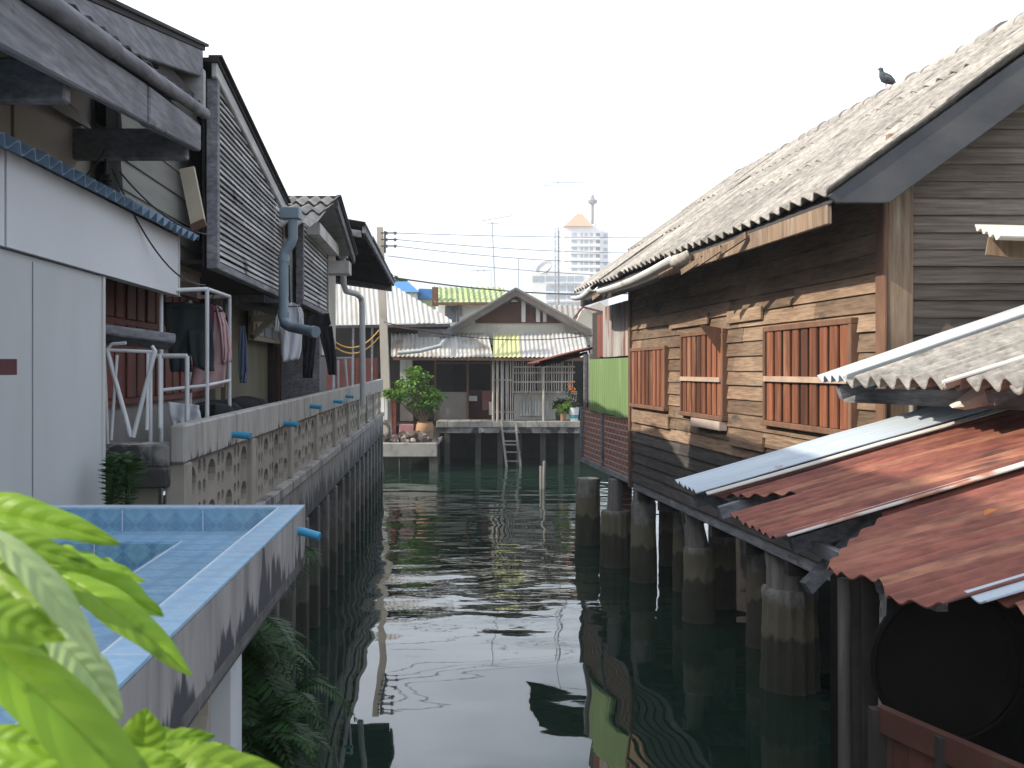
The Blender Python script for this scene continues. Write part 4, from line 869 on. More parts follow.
garment('hanging_trousers', 'dark green black trousers on a hanger in the rack', cloth_n, [rows([(164,207,302,2),(164,211,312,0),(166,213,330,0),(168,190,350,0),(171,192,372,0)]), rows([(188,213,330,0),(190,214,350,0),(195,213,366,0),(206,214,371,0)])], 10.9, hang=(190,299), wd=.19)
garment('pink_shirt', 'dusty pink long shirt hanging at the rack end', cloth_p, [rows([(209,219,304,2),(204,225,312,2),(200,226,335,0),(196,226,355,0),(192,225,375,0),(190,224,393,-6)]), rows([(216,221,306,1),(220,228,325,2),(223,231,348,3),(222,231,364,-2)])], 11.4, hang=(212,303), wd=.12)
garment('maroon_top', 'small maroon garment squeezed between dark trousers and pink shirt', cloth_m, [rows([(207,214,305,0),(206,214,318,0),(208,213,332,0)])], 11.1, amp=.01)
garment('slate_towel', 'narrow slate blue towel hanging on the olive wall', cloth_b, [rows([(240,245,326,0),(239,247,345,0),(239,248,372,0),(240,246,383,0)])], 14.5, amp=.03)
garment('white_t_shirt', 'white t-shirt hanging behind the drainpipe outlet', cloth_w, [rows([(286,291,300,0),(281,297,304,0),(279,301,312,0),(280,302,330,0),(281,301,350,0),(283,299,362,-3)]), rows([(280,284,306,0),(276,283,318,0),(275,281,332,0)]), rows([(296,300,304,0),(299,303,314,0),(299,303,326,0)])], 14.6, amp=.03, hang=(289,300), wd=.2)
garment('black_leggings', 'black leggings with legs spread hanging over the parapet line', cloth_k, [rows([(308,329,316,-3),(305,331,324,0),(303,316,336,0),(303,314,358,0),(303,312,378,0)]), rows([(317,332,326,0),(321,334,340,0),(326,336,358,0),(329,336,375,0)])], 15.2, amp=.035)
garment('white_cloth', 'white cloth draped low inside the clothes rack', cloth_w, [rows([(168,199,402,3),(169,200,410,2),(171,201,420,0),(175,203,428,0)])], 10.4, amp=.03)
garment('black_rag', 'dark cloth beside the white cloth at the bottom of the rack', cloth_k, [rows([(199,216,404,0),(199,216,412,0),(200,215,422,0)])], 10.8, amp=.03)
# black heap on the parapet
mb = MB()
for i in range(4): mb.lathe(L(2.45+U(0,.2), 11.2+i*.85, 3.55), [(.3,.0),(.36,.12),(.33,.26),(.22,.36),(.05,.40)], 14, .03)
tag(mb.build('black_bag', cloth_k, smooth=True), 'long black bag lying behind the parapet below the towel', 'bag')
# white folding stand left of the rack
fs = thing('folding_stand', 'white tube stand with crossed V legs and a grey board on top', 'stand', P(130,440,8.3))
mb = MB()
for a, b in (((107,350),(131,437)),((155,351),(133,437)),((104,349),(108,446)),((117,355),(111,440)),((148,353),(147,430)),((106,350),(156,352)),((112,344),(106,350)),((112,344),(126,343)),((152,346),(156,352)),((160,354),(160,428))):
    mb.tube([P(*a,8.35), P(*b,8.35)], .02 if a[0] in (107,155) else .014, 8)
mb.build('tube_legs', white_p, fs, smooth=True)
mb = MB(); mb.beam(P(101,333,8.45), P(172,342,8.75), .25,.085, up=(0,.3,1)); mb.build('board', grey_w, fs, bevel=.008)
mb = MB(); q = P(-30,367,5.6); q2 = P(12,367,5.8); mb.beam(q,q2,.1,.09); tag(mb.build('shelf_end', fmat('maroon wood',(.10,.04,.045))), 'end of a small maroon shelf on the grey wall at the left edge', 'shelf')
ws = thing('small_stand', 'small white tube stand on the walkway beneath the dark roof', 'stand', P(340,395,24))
mb = MB()
for a, b in (((333,358),(332,396)),((345,357),(348,396)),((352,358),(352,394)),((333,358),(352,358)),((338,360),(338,396))): mb.tube([P(*a,24),P(*b,24)],.03,6)
mb.build('tube_frame', white_p, ws)

# wires on the left houses
wire('wire', 'thin black wire sagging from the insulator towards the rack', P(112,168,8.3), P(205,285,10.2), .25, .008, 'wires on the near left eave')
wire('wire', 'upper thin wire crossing the dull clapboards', P(120,172,8.4), P(212,235,10.3), .12, .008, 'wires on the near left eave')
wire('wire', 'shortest wire, looping from the insulator to the beige wall', P(76,180,8.0), P(104,150,8.3), .05, .007, 'wires on the near left eave')
wire('wire', 'black wire dangling behind the drainpipe', P(289,265,14.3), P(290,303,14.3), .0, .012)
# ================================================================== FAR ROW
def pbox(mb, x0, x1, y0, y1, Y, dep):
    a = P(x0,y1,Y); b = P(x1,y0,Y); mb.box(a.x,b.x,Y,Y+dep,a.z,b.z)
fh = thing('gabled_house', 'gabled stilt house facing down the canal with long pale lean-to roof', 'house', P(515,421,50))
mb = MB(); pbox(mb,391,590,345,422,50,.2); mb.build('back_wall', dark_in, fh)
mb = MB(); pbox(mb,396,592,356,421,48.6,.12)
mb = MB(); mb.prism([P(443,334,48.8),P(516,292,48.8),P(590,332,48.8),P(590,345,48.8),P(443,345,48.8)], V(0,.15,0)); mb.build('gable_wall', cream, fh)
mb = MB(); mb.prism([P(470,323,48.7),P(516,298,48.7),P(562,323,48.7)], V(0,.08,0)); mb.build('gable_boards', plank_brown, fh)
mb = MB(); pbox(mb,471,475,318,323.5,48.6,.05)
for x0,x1,y0 in ((521.5,525.5,299),(536,540,306),(543,546.5,311)): pbox(mb,x0,x1,y0,322,48.6,.08)
mb.build_each('white_post', white_wood, fh)
mb = MB(); mb.lathe(P(514.5,301,48.6)+V(0,0,0), [(.03,.1),(.1,.08),(.17,.0),(.16,-.03)],12); mb.build('lamp', white_p, fh, smooth=True)
AP, LB, RB = P(516,290,48.0), P(440,336,48.0), P(592,332,48.0)
mb = MB()
gbarge = M('grey brown barge',(.17,.14,.125),(.12,.10,.09))
for A, B in ((LB,AP),(RB,AP)): 
    mb.prism([A, B, B+V(0,0,-.27), A+V(0,0,-.27)] , V(0,.1,0))
mb.build_each('barge_board', gbarge, fh)
mb = MB()
corr(mb, V(LB.x,47.9,LB.z+.08), V(LB.x,56,LB.z+.08), AP-LB, lam=.28, amp=.05, W=2, seg=4, sub=1); corr(mb, V(RB.x,47.9,RB.z+.08), V(RB.x,56,RB.z+.08), AP-RB, lam=.28, amp=.05, W=2, seg=4, sub=1)
fr = mb.build('roof', asb_far, fh, smooth=True)
def leanto(name, x0, x1, m, x0t=None, x1t=None, ye=357, yt=333):
    mb = MB(); A = P(x0,ye,46.0); B = P(x1,ye,46.0); T = P(x0 if x0t is None else x0t,yt,48.6)
    corr(mb, A, B, T-A, lam=.2, amp=.028, W=1.6, seg=6, sub=2, jit=.015, rag=.04); return mb.build(name, m, fh, smooth=True)
leanto('lower_roof', 391, 493, M('pale streaked sheet', (.50,.49,.46),(.38,.36,.33),(.26,.22,.17), sc=(5,.6,.6), st=(.5,.65), ssc=(1.2,.8,1), island=.12)); leanto('lower_roof', 493, 521, asb_yel); leanto('lower_roof', 521, 590, asb_far, x0t=519)
mb = MB(); mb.beam(P(393,358.5,46.1), P(591,359.5,46.1), .1,.14); mb.beam(P(385,325,46.0),P(443,333,46.2),.05,.08); mb.build_each('eave_beam', frame_w, fh)
mb = MB(); mb.tube([P(398,353,45.9),P(420,351,45.9),P(440,346,46),P(445,340,47)],.09,8); mb.build('pipe', pvc_w, fh, smooth=True)
# front wall
mb = MB(); pbox(mb,436,468,392,421,48,.1); pbox(mb,400,413,360,421,48,.1); mb.build('lower_panel', M('grey brown board',(.21,.19,.175),(.17,.155,.145)), fh)
mb = MB(); pbox(mb,400,412,360,392,47.9,.08); mb.build('white_panel', white_wood, fh)
mb = MB(); 
for x in (434,466.5,490.5): pbox(mb,x,x+2.2,358,421,47.9,.1)
pbox(mb,436,491,362,364,47.9,.1); mb.build_each('post', frame_w, fh)
mb = MB(); pbox(mb,469,490,390,421,49,.1); mb.build('inner_steps', plank_brown, fh)
mb = MB(); pbox(mb,482,491,391,410,47.8,.05); mb.build('notice_panel', fmat('maroon board',(.16,.07,.06)), fh)
mb = MB(); pbox(mb,469,477,396,401,48.6,.2); mb.build('white_basin', white_p, fh)
mb = MB(); pbox(mb,514,577,393,420,48.1,.1); pbox(mb,512,577,391,393,48.0,.12); mb.build('white_wall', cream, fh)
mb = MB(); 
for i in range(10): pbox(mb,520+i*2.9,522.3+i*2.9,401,416,48.0,.05)
mb.build('vent_slots', white_wood, fh)
mb = MB(); pbox(mb,489,492.5,402,415,47.1,.4); mb.build_each('meter_box', white_wood, fh)
gr = None
mb = MB()
for i in range(9): x = 494+i*2.35+U(-.3,.3); mb.tube([P(x,359,46.6),P(x+U(-.3,.3),421,46.6)], .028, 5)
mb.beam(P(493,380,46.6),P(514,380,46.6),.04,.08); mb.beam(P(493,412,46.6),P(516,412,46.6),.04,.08); mb.build('grille', bar_m, fh)
mb = MB()
for i in range(26): x = 514+i*2.35+U(-.4,.4); mb.tube([P(x,U(360,366),46.8),P(x+U(-.4,.4),392+U(0,2),46.8)], .026, 5)
for y in (367,373,382): mb.beam(P(513,y,46.8),P(575,y+U(-.7,.7),46.8),.05,.07)
mb.build('grille', bar_m, fh)
mb = MB(); 
for x in (493,497.5,502,543.5): mb.tube([P(x,359,46.5),P(x,421,46.5)], .055, 6)
mb.build_each('grille_post', bar_m, fh)
mb = MB(); y=0
for i in range(13): a = P(436+i*11.2,422,46); mb.box(a.x+.005,a.x+.50,46.0+U(0,.02),48.0,1.72,1.98+U(0,.02))
dk_ = mb.build('deck', deck_m, fh, bevel=.01)
mb = MB(); pbox(mb,436,582,423,433,46.08,.2); mb.build('deck_beam', conc_peel, fh)
mb = MB()
for x in (437,447,478,500,519,543,561,577): a = P(x,440,46.6); mb.box(a.x-.12,a.x+.12,46.6,46.85,-1,1.72)
mb.build_each('deck_pile', pier_m, fh)
mb = MB(); mb.box(-8,8,50.5,50.7,-1,1.9); mb.build('rear_foundation', dark_in, fh)
mb = MB(); mb.box(-6.5,3.6,48,50.5,1.6,1.72); mb.build('floor', dark_w, fh)
# ladder
ld = thing('ladder', 'wooden ladder leaning from the water up to the far deck', 'ladder', P(512,463,45.6))
mb = MB(); mb.beam(P(501,420,45.95),P(507,470,45.4),.10,.06,up=(0,1,0)); mb.beam(P(515,421,45.95),P(521,470,45.4),.10,.06,up=(0,1,0)); mb.build_each('stringer', M_post, ld)
mb = MB()
for y in (431,441,444.5,452,461): mb.beam(P(502+(y-420)*.12,y,45.7),P(517+(y-420)*.12,y+.3,45.7),.05,.06)
mb.build_each('rung', M_post, ld)
for px, y0, lab in ((543,461,'taller thin stake standing in the water near the brick annex'),(541,466,'shorter stake right against the taller thin one in the water')):
    Y = 37.0+(px-541)*.1; mb = MB(); mb.tube([P(px,y0,Y)+V(.05,0,0) if px==543 else P(px,y0,Y), V((px-512)/FP*Y,Y,-1)], .055, 7); tag(mb.build('mooring_stake', M_post, smooth=True), lab, 'stake', 'stakes in the water')

# left neighbour of the far row
nh = thing('low_roof_house', 'low house with whitish corrugated roof behind the utility pole', 'house', P(380,415,48))
mb = MB(); A = P(322,325.5,46.5); B = P(452,322.5,46.5); T = P(322,276,50.5); 
corr(mb, A, B, T-A, lam=.22, amp=.025, W=1.6, seg=6, sub=2, jit=.015, v1=lambda u: 1.0 if u < .45 else 1.0-(u-.45)/.55*.95); mb.build('roof', asb_far, nh, smooth=True)
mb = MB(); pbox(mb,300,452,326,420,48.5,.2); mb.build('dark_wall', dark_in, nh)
mb = MB(); pbox(mb,300,378,358,425,46.9,.15); mb.build('red_wall', red_door, nh)
mb = MB(); mb.beam(P(316,327,46.7),P(450,325,46.7),.08,.12); pbox(mb,418,452,329,337,47.5,.1); mb.build_each('eave_beam', grey_w, nh)
mb = MB(); pbox(mb,376,396,396,437,46.9,.15); mb.build('red_boards', red_pl, nh)
mb = MB()
for x in (314,333,352,371): pbox(mb,x,x+2,326,420,46.7,.15)
mb.build_each('post', grey_w, nh)
# cream and grey roofs on the right
ch = thing('cream_gable_house', 'small cream gable house seen between far gable and brown house', 'house', P(590,345,55))
mb = MB(); mb.prism([P(572,330,55),P(582,310,55),P(600,302,55),P(625,322,55),P(625,360,55),P(572,360,55)], V(0,5,0)); mb.build('wall', cream, ch)
mb = MB(); mb.beam(P(566,328,54.6),P(583,307,54.6),.1,.2,up=(0,1,0)); mb.beam(P(583,307,54.6),P(606,313,54.6),.1,.2,up=(0,1,0)); mb.build_each('barge_board', redbr_sh, ch)
mb = MB(); corr(mb, P(545,316,56), P(583,316,56), P(545,305,59)-P(545,316,56), lam=.3, amp=.04, seg=6, sub=1); mb.build('roof', asb, ch, smooth=True)
# green roof house
gh = thing('green_roof_house', 'white walled house with pale green tiled roof behind the far gable', 'house', P(475,340,60))
mb = MB(); A = P(434,302.5,58); B = P(508,302.5,58); T = P(434,287,61.5)
corr(mb, A, B, T-A, lam=.32, amp=.06, rows=5, W=9, seg=6, sub=1, lift=.05, jit=.005); g = mb.build('roof', green_tile, gh, smooth=True)
mb = MB(); pbox(mb,438,512,303,345,59,3); mb.build('wall', white_far, gh)
mb = MB(); pbox(mb,432,438,287,306,58.2,.3); mb.beam(P(436,303.6,57.9),P(505,303.6,57.9),.1,.16); mb.build_each('barge_board', frame_w, gh)
mb = MB(); pbox(mb,445,456,306,322,58.9,.05); mb.build('window', glass_dk, gh)
mb = MB(); pbox(mb,457,459,303,330,58.8,.12); mb.build('down_pipe', grey_w, gh)
mb = MB(); pbox(mb,458,462,306,316,58.6,.2); mb.build('wall_unit', grey_w, gh)
# blue roofs
bh = thing('blue_roof_house', 'pale house with blue hipped roof left of the green roof', 'house', P(402,305,82))
mb = MB(); a=P(386,292,80); b=P(419,292,80); mb.hexa([a,b,b+V(0,4,0),a+V(0,4,0),P(396,281.5,82),P(408,281.5,82),P(408,281.5,82)+V(0,.2,0),P(396,281.5,82)+V(0,.2,0)]); mb.build('roof', blue_roof, bh)
mb = MB(); pbox(mb,388,416,292,325,80.3,3); mb.build('wall', M('pale green wall',(.60,.66,.60),(.52,.58,.52)), bh)
bh = thing('blue_lean_to', 'small block with stepped bright blue roof beside the hipped blue roof', 'house', P(425,305,84))
mb = MB(); mb.prism([P(416,296,82),P(419,288.5,82),P(432,289,82),P(432,299,82),P(418,299,82)], V(0,2,0)); mb.build('roof', blue_roof, bh)
mb = MB(); pbox(mb,412,434,299,325,82.2,2); mb.build('wall', M('yellow green wall',(.40,.46,.25),(.33,.39,.2)), bh)

# tower and office block
tw = thing('apartment_tower', 'white high-rise with balconies and an orange pyramid top', 'building', P(586,370,500))
mb = MB(); pbox(mb,564,601,226,372,500,16); pbox(mb,601,608.5,232,372,504,12); pbox(mb,595,606,215,232,506,8); mb.build('wall', white_far, tw)
mb = MB(); a=P(564,226,498); b=P(593,226,498); c=P(581,213,506); mb.hexa([a,b,b+V(0,16,0),a+V(0,16,0),P(577,213.5,505),P(582,213.5,505),P(582,213.5,507),P(577,213.5,507)]); mb.build('pyramid_roof', orange_far, tw)
mb = MB(); mb.tube([P(592.5,224,503),P(592.5,203,503)],.7,8); mb.lathe(P(592.5,203,503),[(.7,-1),(2.2,0),(2.4,1.2),(1.2,2),(.5,4)],12); mb.build('mast', grey_w, tw)
for i in range(9):
    y = 233+i*7.1
    mb = MB(); pbox(mb,570,600,y+3.6,y+6.2,498.6,1.4); mb.build('balcony', white_far, tw)
    for x0,x1 in ((571.5,577),(580.5,583),(584.5,588),(590,593),(596,600)):
        mb = MB(); pbox(mb,x0,x1,y,y+3.3,499.9,.2); mb.build('window', glass_far if x0<595 else glass_dk, tw)
    mb = MB(); pbox(mb,603.5,607.5,y+.5,y+4,503.9,.2); mb.build('window', glass_far, tw)
ob = thing('office_block', 'pale office block with bands of blue windows below the tower', 'building', P(557,370,400))
mb = MB(); pbox(mb,531,590,271,372,400,25); mb.build('wall', white_far, ob)
for y in (276,285.5,294,303,312):
    for x0,x1 in ((532.5,538),(539,544),(546,558),(559,566),(567.5,574),(575,583)):
        if x1 < 545 and y > 280: continue
        mb = MB(); pbox(mb,x0,x1,y,y+5.6,399.8,.3); w = mb.build('window', glass_far, ob)
    mb = MB(); pbox(mb,546,586,y+6.6,y+7.6,399.2,.8); mb.build('ledge', white_far, ob)
mb = MB(); c = P(547,268,396); n = 12
mb.lathe(c, [(.2,-.5),(1.5,0),(2.8,.9),(3.6,2.0),(3.5,2.05),(2.6,1.0)], 16); dsh = mb.build('satellite_dish', alu); 
dsh.rotation_euler = (math.radians(35), math.radians(-35), 0); dsh.location.z -= .6
tag(dsh, 'satellite dish on the roof of the office block', 'dish')
mb = MB(); mb.tube([c+V(0,1,-2.5), c+V(0,1,0)],.2,6); mb.build('mast', alu, ob)

# antennas
def yagi(name, label, px, y0, ytop, Y, bx0, bx1, by0, by1, n, el=.5, r=.035):
    t = thing(name, label, 'antenna', P(px,y0,Y)); mb = MB(); mb.tube([P(px+1.5,y0,Y),P(px-2,ytop,Y)] if name=='tv_antenna' and px<520 else [P(px,y0,Y),P(px,ytop,Y)], r, 6); mb.build('mast', alu, t)
    mb = MB(); a = P(bx0,by0,Y); b = P(bx1,by1,Y); mb.tube([a,b],.022,5); 
    for i in range(n):
        q = a.lerp(b, (i+.3)/n); mb.tube([q-V(0,el*(1-.4*i/n),.0)+V(-.02,0,-.1), q+V(0,el*(1-.4*i/n),0)+V(.02,0,.1)], .012, 4)
    mb.tube([a+V(.3,0,-.15), a+V(1.0,0,-.12)], .02, 5)
    mb.build('boom', alu, t); return t
yagi('tv_antenna', 'short tv antenna above the far gable on a leaning mast', 494, 300, 222, 56, 481, 513, 221, 215.5, 10)
a2 = yagi('tv_antenna', 'tallest tv antenna on the lattice mast in front of the office block', 558, 330, 178, 60, 537, 590, 183, 182, 14, r=.03)
mb = MB(); mb.tube([P(555,330,60),P(555,229,60)],.03,5); mb.tube([P(559,330,60),P(559,230,60)],.03,5)
for i in range(24): y = 230+i*4; mb.tube([P(555,y,60),P(559,y+4,60)] if i%2 else [P(559,y,60),P(555,y+4,60)],.012,4)
mb.tube([P(554,229,60),P(566,227,60)],.02,5); mb.build('lattice_mast', alu, a2)
mb = MB(); mb.tube([P(518.5,295,57),P(518.5,259,57)],.025,5); tag(mb.build('roof_pole', alu), 'bare thin pole rising behind the apex of the far gable', 'pole')
mb = MB(); mb.tube([P(470,271,57),P(492,270,57)],.02,5); mb.tube([P(478,269,57),P(478,273,57)],.02,4); mb.tube([P(484,269,57),P(484,273,57)],.02,4); mb.tube([P(491,272,57),P(491,290,57)],.02,4)
tag(mb.build('roof_aerial', alu), 'small low aerial left of the leaning antenna mast', 'antenna')

# utility pole and wires
up_ = thing('utility_pole', 'square concrete utility pole at the corner of the debris platform', 'pole', P(387,432,45))
mb = MB(); a = P(387,433,45); b = P(379.5,227,45); mb.hexa([a+V(-.2,0,0),a+V(.2,0,0),a+V(.2,.35,0),a+V(-.2,.35,0),b+V(-.13,0,0),b+V(.13,0,0),b+V(.13,.25,0),b+V(-.13,.25,0)]); mb.build('shaft', M('pale pole concrete',(.46,.41,.35),(.38,.34,.29),(.3,.27,.24),sc=(3,3,1)), up_)
mb = MB(); mb.beam(P(385,231,44.9),P(385,253,44.9),.08,.05,up=(0,1,0)); 
for y in (233,239.5,246): mb.tube([P(381,y,44.9),P(397,y,44.9)],.03,5)
mb.build('wire_rack', wire_m, up_)
mb = MB()
for y in (233,239.5,246): 
    for x in (386.5,395): mb.lathe(P(x,y,44.9)-V(0,0,.08), [(.03,0),(.06,.03),(.03,.07),(.06,.11),(.03,.14)], 8)
mb.build_each('insulator', fmat('brown insulator',(.12,.09,.10),.4), up_)
mb = MB(); pbox(mb,384.5,387.5,399,420,44.5,.3); pbox(mb,381,384,398,423,44.8,.2); mb.build_each('meter_box', white_wood, up_)
for i,(y0,y1,s,lab) in enumerate(((233,234,.2,'topmost overhead cable'),(239.5,246,.5,'second overhead cable from the top'),(246,256,.6,'third overhead cable from the top'),(256,268,.5,'fourth overhead cable, drooping to the gable'))):
    wire('overhead_cable', lab + ' from the utility pole across the sky', P(396 if i<3 else 388,y0,45), P(790,y1-(0 if i<3 else -6),62), s, .016, 'overhead cables from the utility pole', mat=sky_wire)
wire('overhead_cable', 'lowest and thickest overhead cable, sagging just above the green roof', P(383,276,45), P(640,293,60), .35, .034, 'overhead cables from the utility pole')
wire('overhead_cable', 'thin cable curving down over the lean-to roof beside the lowest one', P(384,322,45), P(600,334,47.5), .5, .022, 'overhead cables from the utility pole')
yel = fmat('yellow cable', (.50,.28,.06))
wire('yellow_cable', 'upper yellow cable sagging behind the slim drainpipe', P(334,341,44), P(379,330,44.8), .5, .03, 'yellow cables', mat=yel)
wire('yellow_cable', 'lower yellow cable sagging behind the slim drainpipe', P(334,346,44), P(379,337,44.8), .5, .03, 'yellow cables', mat=yel)

# debris platform
pf = thing('concrete_platform', 'square concrete platform on legs covered with debris and plants', 'platform', P(407,445,44))
mb = MB(); a = P(371,457,43.2); b = P(437,443,43.2); mb.box(a.x,b.x,43.2,43.45,a.z,b.z); mb.box(a.x,b.x,43.45,47.6,b.z-.15,b.z); mb.build('slab', deck_m, pf, bevel=.02)
mb = MB(); 
for x,Y in ((433.5,43.3),(433,46),(380,43.5)): q = P(x,450,Y); mb.box(q.x-.18,q.x+.18,Y,Y+.3,-1,a.z+.02)
for x in (411,400): q = P(x,450,45); mb.tube([V(q.x,45,-1),V(q.x,45,a.z)],.06,6)
mb.build_each('leg', pier_m, pf)
mb = MB(); mb.tube([P(371,455.5,42.9),P(381,455.5,42.9)],.03,6); mb.build('stub_pipe', pvc_w, pf)
zt = b.z
logm = M('driftwood and rubble', (.28,.23,.19),(.14,.115,.10),(.40,.34,.28), sc=(5,5,5), ssc=(3,3,3), island=.5)
mb = MB(); 
for i in range(30):
    x = U(374,436); Y = U(43.35,44.2); q = V((x-512)/FP*Y, Y, zt+U(.05,.28)); ang = U(-.5,.5); l = U(.15,.45)
    mb.tube([q, q+V(l*.3*ang, l, U(-.02,.12))], [U(.10,.19), U(.08,.16)], 9)
for i in range(26):
    x = U(373,437); Y = U(43.3,45); q = V((x-512)/FP*Y, Y, zt+U(.0,.35)); s = U(.05,.16); mb.lathe(q, [(s*.6,-s),(s,0),(s*.5,s*.8)], 6, s*.2)
tag(mb.build('rubble_heap', logm), 'heap of cut logs and rubble along the platform edge', 'debris', kind='stuff')
mb = MB(); c = P(382,430,43.8)
mb.tube([c+V(.32*math.cos(i*.524), 0, .32*math.sin(i*.524)) for i in range(13)], .07, 8, cap=False); tag(mb.build('hose_coil', fmat('grey tyre rubber',(.10,.10,.10))), 'grey ring leaning at the left end of the rubble', 'ring')
pt = thing('clay_pot', 'round tan clay jar on the platform below the bush', 'pot', P(425,436,44.6)); q = P(425,432,44.6)
mb = MB(); mb.lathe((q.x,q.y,zt+.1), [(.22,0),(.36,.15),(.41,.36),(.38,.6),(.33,.68),(.36,.73),(.30,.72),(.27,.6)], 18); mb.build('jar', terra, pt, smooth=True)
mb = MB(); q2 = P(406,430,44.8); mb.box(q2.x-.28,q2.x+.36,44.6,45.1,zt,zt+.72); tag(mb.build('planter_box', fmat('faded rose plastic',(.34,.17,.17)), bevel=.02), 'faded rose coloured planter box beside the clay jar', 'planter')
def bush(name, label, blobs, base, mat, n, size, cat='plant', stems=5, grp=None):
    t = thing(name, label, cat, base, grp); mb = MB()
    for i in range(stems):
        c, r = blobs[i % len(blobs)]; c = Vector(c); b = Vector(base); m = b.lerp(c, .5)+V(U(-.1,.1),U(-.1,.1),0)
        mb.tube([b+V(U(-.05,.05),U(-.05,.05),0), m, c+V(U(-.3,.3)*r[0],0,U(-.2,.5)*r[2])], [.04,.03,.012], 6)
    mb.build('stems', bark, t); mb = MB()
    for c, r in blobs: leafquads(mb, c, r, n, size)
    mb.build('foliage', mat, t); return t
def pb(x, y, Y, rx, ry): return (P(x,y,Y), (rx/FP*Y, rx/FP*Y*.8, ry/FP*Y))
bush('potted_bush', 'leafy bright green bush growing on the debris platform', [pb(420,378,44.8,12,8),pb(408,385,44.8,15,8),pb(424,392,44.8,15,10),pb(402,394,44.6,12,7),pb(430,404,44.8,11,9),pb(390,393,44.4,7,4),pb(418,405,44.8,10,7),pb(414,372,44.8,8,6),pb(436,396,44.8,8,5)], (q.x,q.y,zt+.7), bush_m, 190, .22, stems=16)
# pots by the far door
def potplant(px, label, mat, ys, potm, h=.35, n=160, cat='plant', r=.14, leafsz=.16, Y=46.5):
    b = P(px,420,Y); b = V(b.x,Y,1.99); t = thing('potted_plant', label, cat, b, 'potted plants on the far deck'); mb = MB(); mb.lathe(b, [(r*.7,0),(r,h),(r*1.1,h),(r*.9,h-.02)], 14); mb.build('pot', potm, t, smooth=True)
    mb = MB()
    for i in range(5): mb.tube([b+V(0,0,h-.03), b+V(U(-.2,.2),U(-.1,.1),h+.4)],.012,4)
    mb.build('stems', bark, t); mb = MB()
    for x, y, rx, ry in ys: c, rr = pb(x,y,Y,rx,ry); leafquads(mb, c, rr, n, leafsz)
    mb.build('foliage', mat, t); return t, b, h
potplant(563, 'bright green low plant, leftmost by the white bucket', bush_m, [(563,409,7,5),(567,406,4,5)], terra)
potplant(558, 'dark leafy plant behind the bright green one', dk_leaf, [(563,402,7,4),(557,404,4,4)], fmat('dark pot',(.06,.055,.05)), Y=47)
t, b, h = potplant(574, 'red and orange flowering plant in a white bucket with teal band', dk_leaf, [(571,393,4,8),(574,403,4,5)], M('white bucket',(.66,.68,.68),(.6,.62,.62)), h=.62, r=.24, n=90)
mb = MB(); mb.lathe(b+V(0,0,.12), [(.243*.78,0),(.243*.86,.16)], 16); mb.build('band', fmat('teal paint',(.05,.30,.30)), t, smooth=True)
mb = MB()
for x,y,rx,ry in ((570,385,3.5,4),(573,392,3,5)): c, rr = pb(x,y,46.4,rx,ry); leafquads(mb, c, rr, 28, .13)
mb.build('flowers', leaf_mat('red orange petals',(.60,.10,.05),(.65,.22,.03),.3), t)
# tree far left
bush('far_tree', 'small dark tree beside the blue roof, beyond the pale corrugated roof', [pb(396,283,92,9,4),pb(388,286,92,8,4)], V(P(392,300,92).x,92,1.2), dk_leaf, 260, .7, cat='tree')

# ================================================================== NEAR PLANTS
vn = thing('bright_vine', 'large lime green leaved plant in the near bottom left corner', 'plant', V(-.62,.92,3.64))
mb = MB(); root = V(-.62,.92,3.55)
for e in ((-60,520,1.25),(-40,560,1.1),(-30,640,1.0),(-30,740,.95),(90,800,1.05),(150,800,1.2),(30,600,1.3)):
    q = P(*e); mb.tube([root, root.lerp(q,.5)+V(0,0,.03), q], [.012,.009,.005], 6)
mb.build('stems', fmat('lime stem',(.22,.36,.05)), vn, smooth=True)
mb = MB(); back = MB()
def lf(m, b, t, Yb, Yt, w, up=(0,-.75,.65), **k):
    Ym = (Yb+Yt)/2; leaf(m, P(*b,Yb), P(*t,Yt), w/FP*Ym, up, **k)
lf(mb,(-60,512),(121,544),1.25,1.2,50,(.1,-.8,.6),droop=.13,fold=.5,wav=.05,pk=.38)
lf(mb,(-60,528),(99,569),1.15,1.15,34,(.2,-.8,.55),droop=.10,fold=.4,pk=.4)
lf(back,(-30,520),(101,663),.84,.80,34,(.65,-.6,.45),droop=.13,fold=.15,wav=.03,pk=.55)
lf(mb,(18,556),(164,617),1.3,1.25,52,(.3,-.75,.6),droop=.10,fold=.35,lobes=.10,pk=.45,wav=.07)
lf(mb,(28,560),(146,582),1.4,1.35,34,(.1,-.8,.6),droop=.06,lobes=.12,wav=.08)
lf(mb,(60,575),(193,677),1.2,1.15,40,(.5,-.65,.5),droop=.09,fold=.35,pk=.4)
lf(mb,(-110,585),(200,870),.85,.8,72,(.55,-.6,.6),droop=.12,fold=.3,wav=.03,pk=.5)
lf(back,(40,625),(122,720),.92,.9,44,(.6,-.6,.5),droop=.12,pk=.5)
lf(mb,(-60,745),(102,752),.8,.8,38,(0,-.7,.7),droop=.10,fold=.35,pk=.5)
lf(mb,(138,800),(146,708),1.1,1.1,48,(.1,-.9,.3),droop=.05,fold=.15,pk=.6)
lf(mb,(110,790),(288,775),1.05,1.05,52,(.1,-.75,.65),droop=.22,fold=.3,pk=.5,wav=.05)
lf(mb,(160,770),(240,752),1.25,1.25,34,(.1,-.75,.65),droop=.18,lobes=.12,wav=.09)
lf(mb,(120,760),(215,735),1.3,1.3,30,(.1,-.75,.65),droop=.18,lobes=.12,wav=.09)
lf(mb,(150,800),(262,790),.95,.95,60,(.1,-.7,.7),droop=.2,wav=.06)
lf(mb,(60,800),(180,760),.95,.95,60,(.1,-.7,.7),droop=.15,wav=.06)
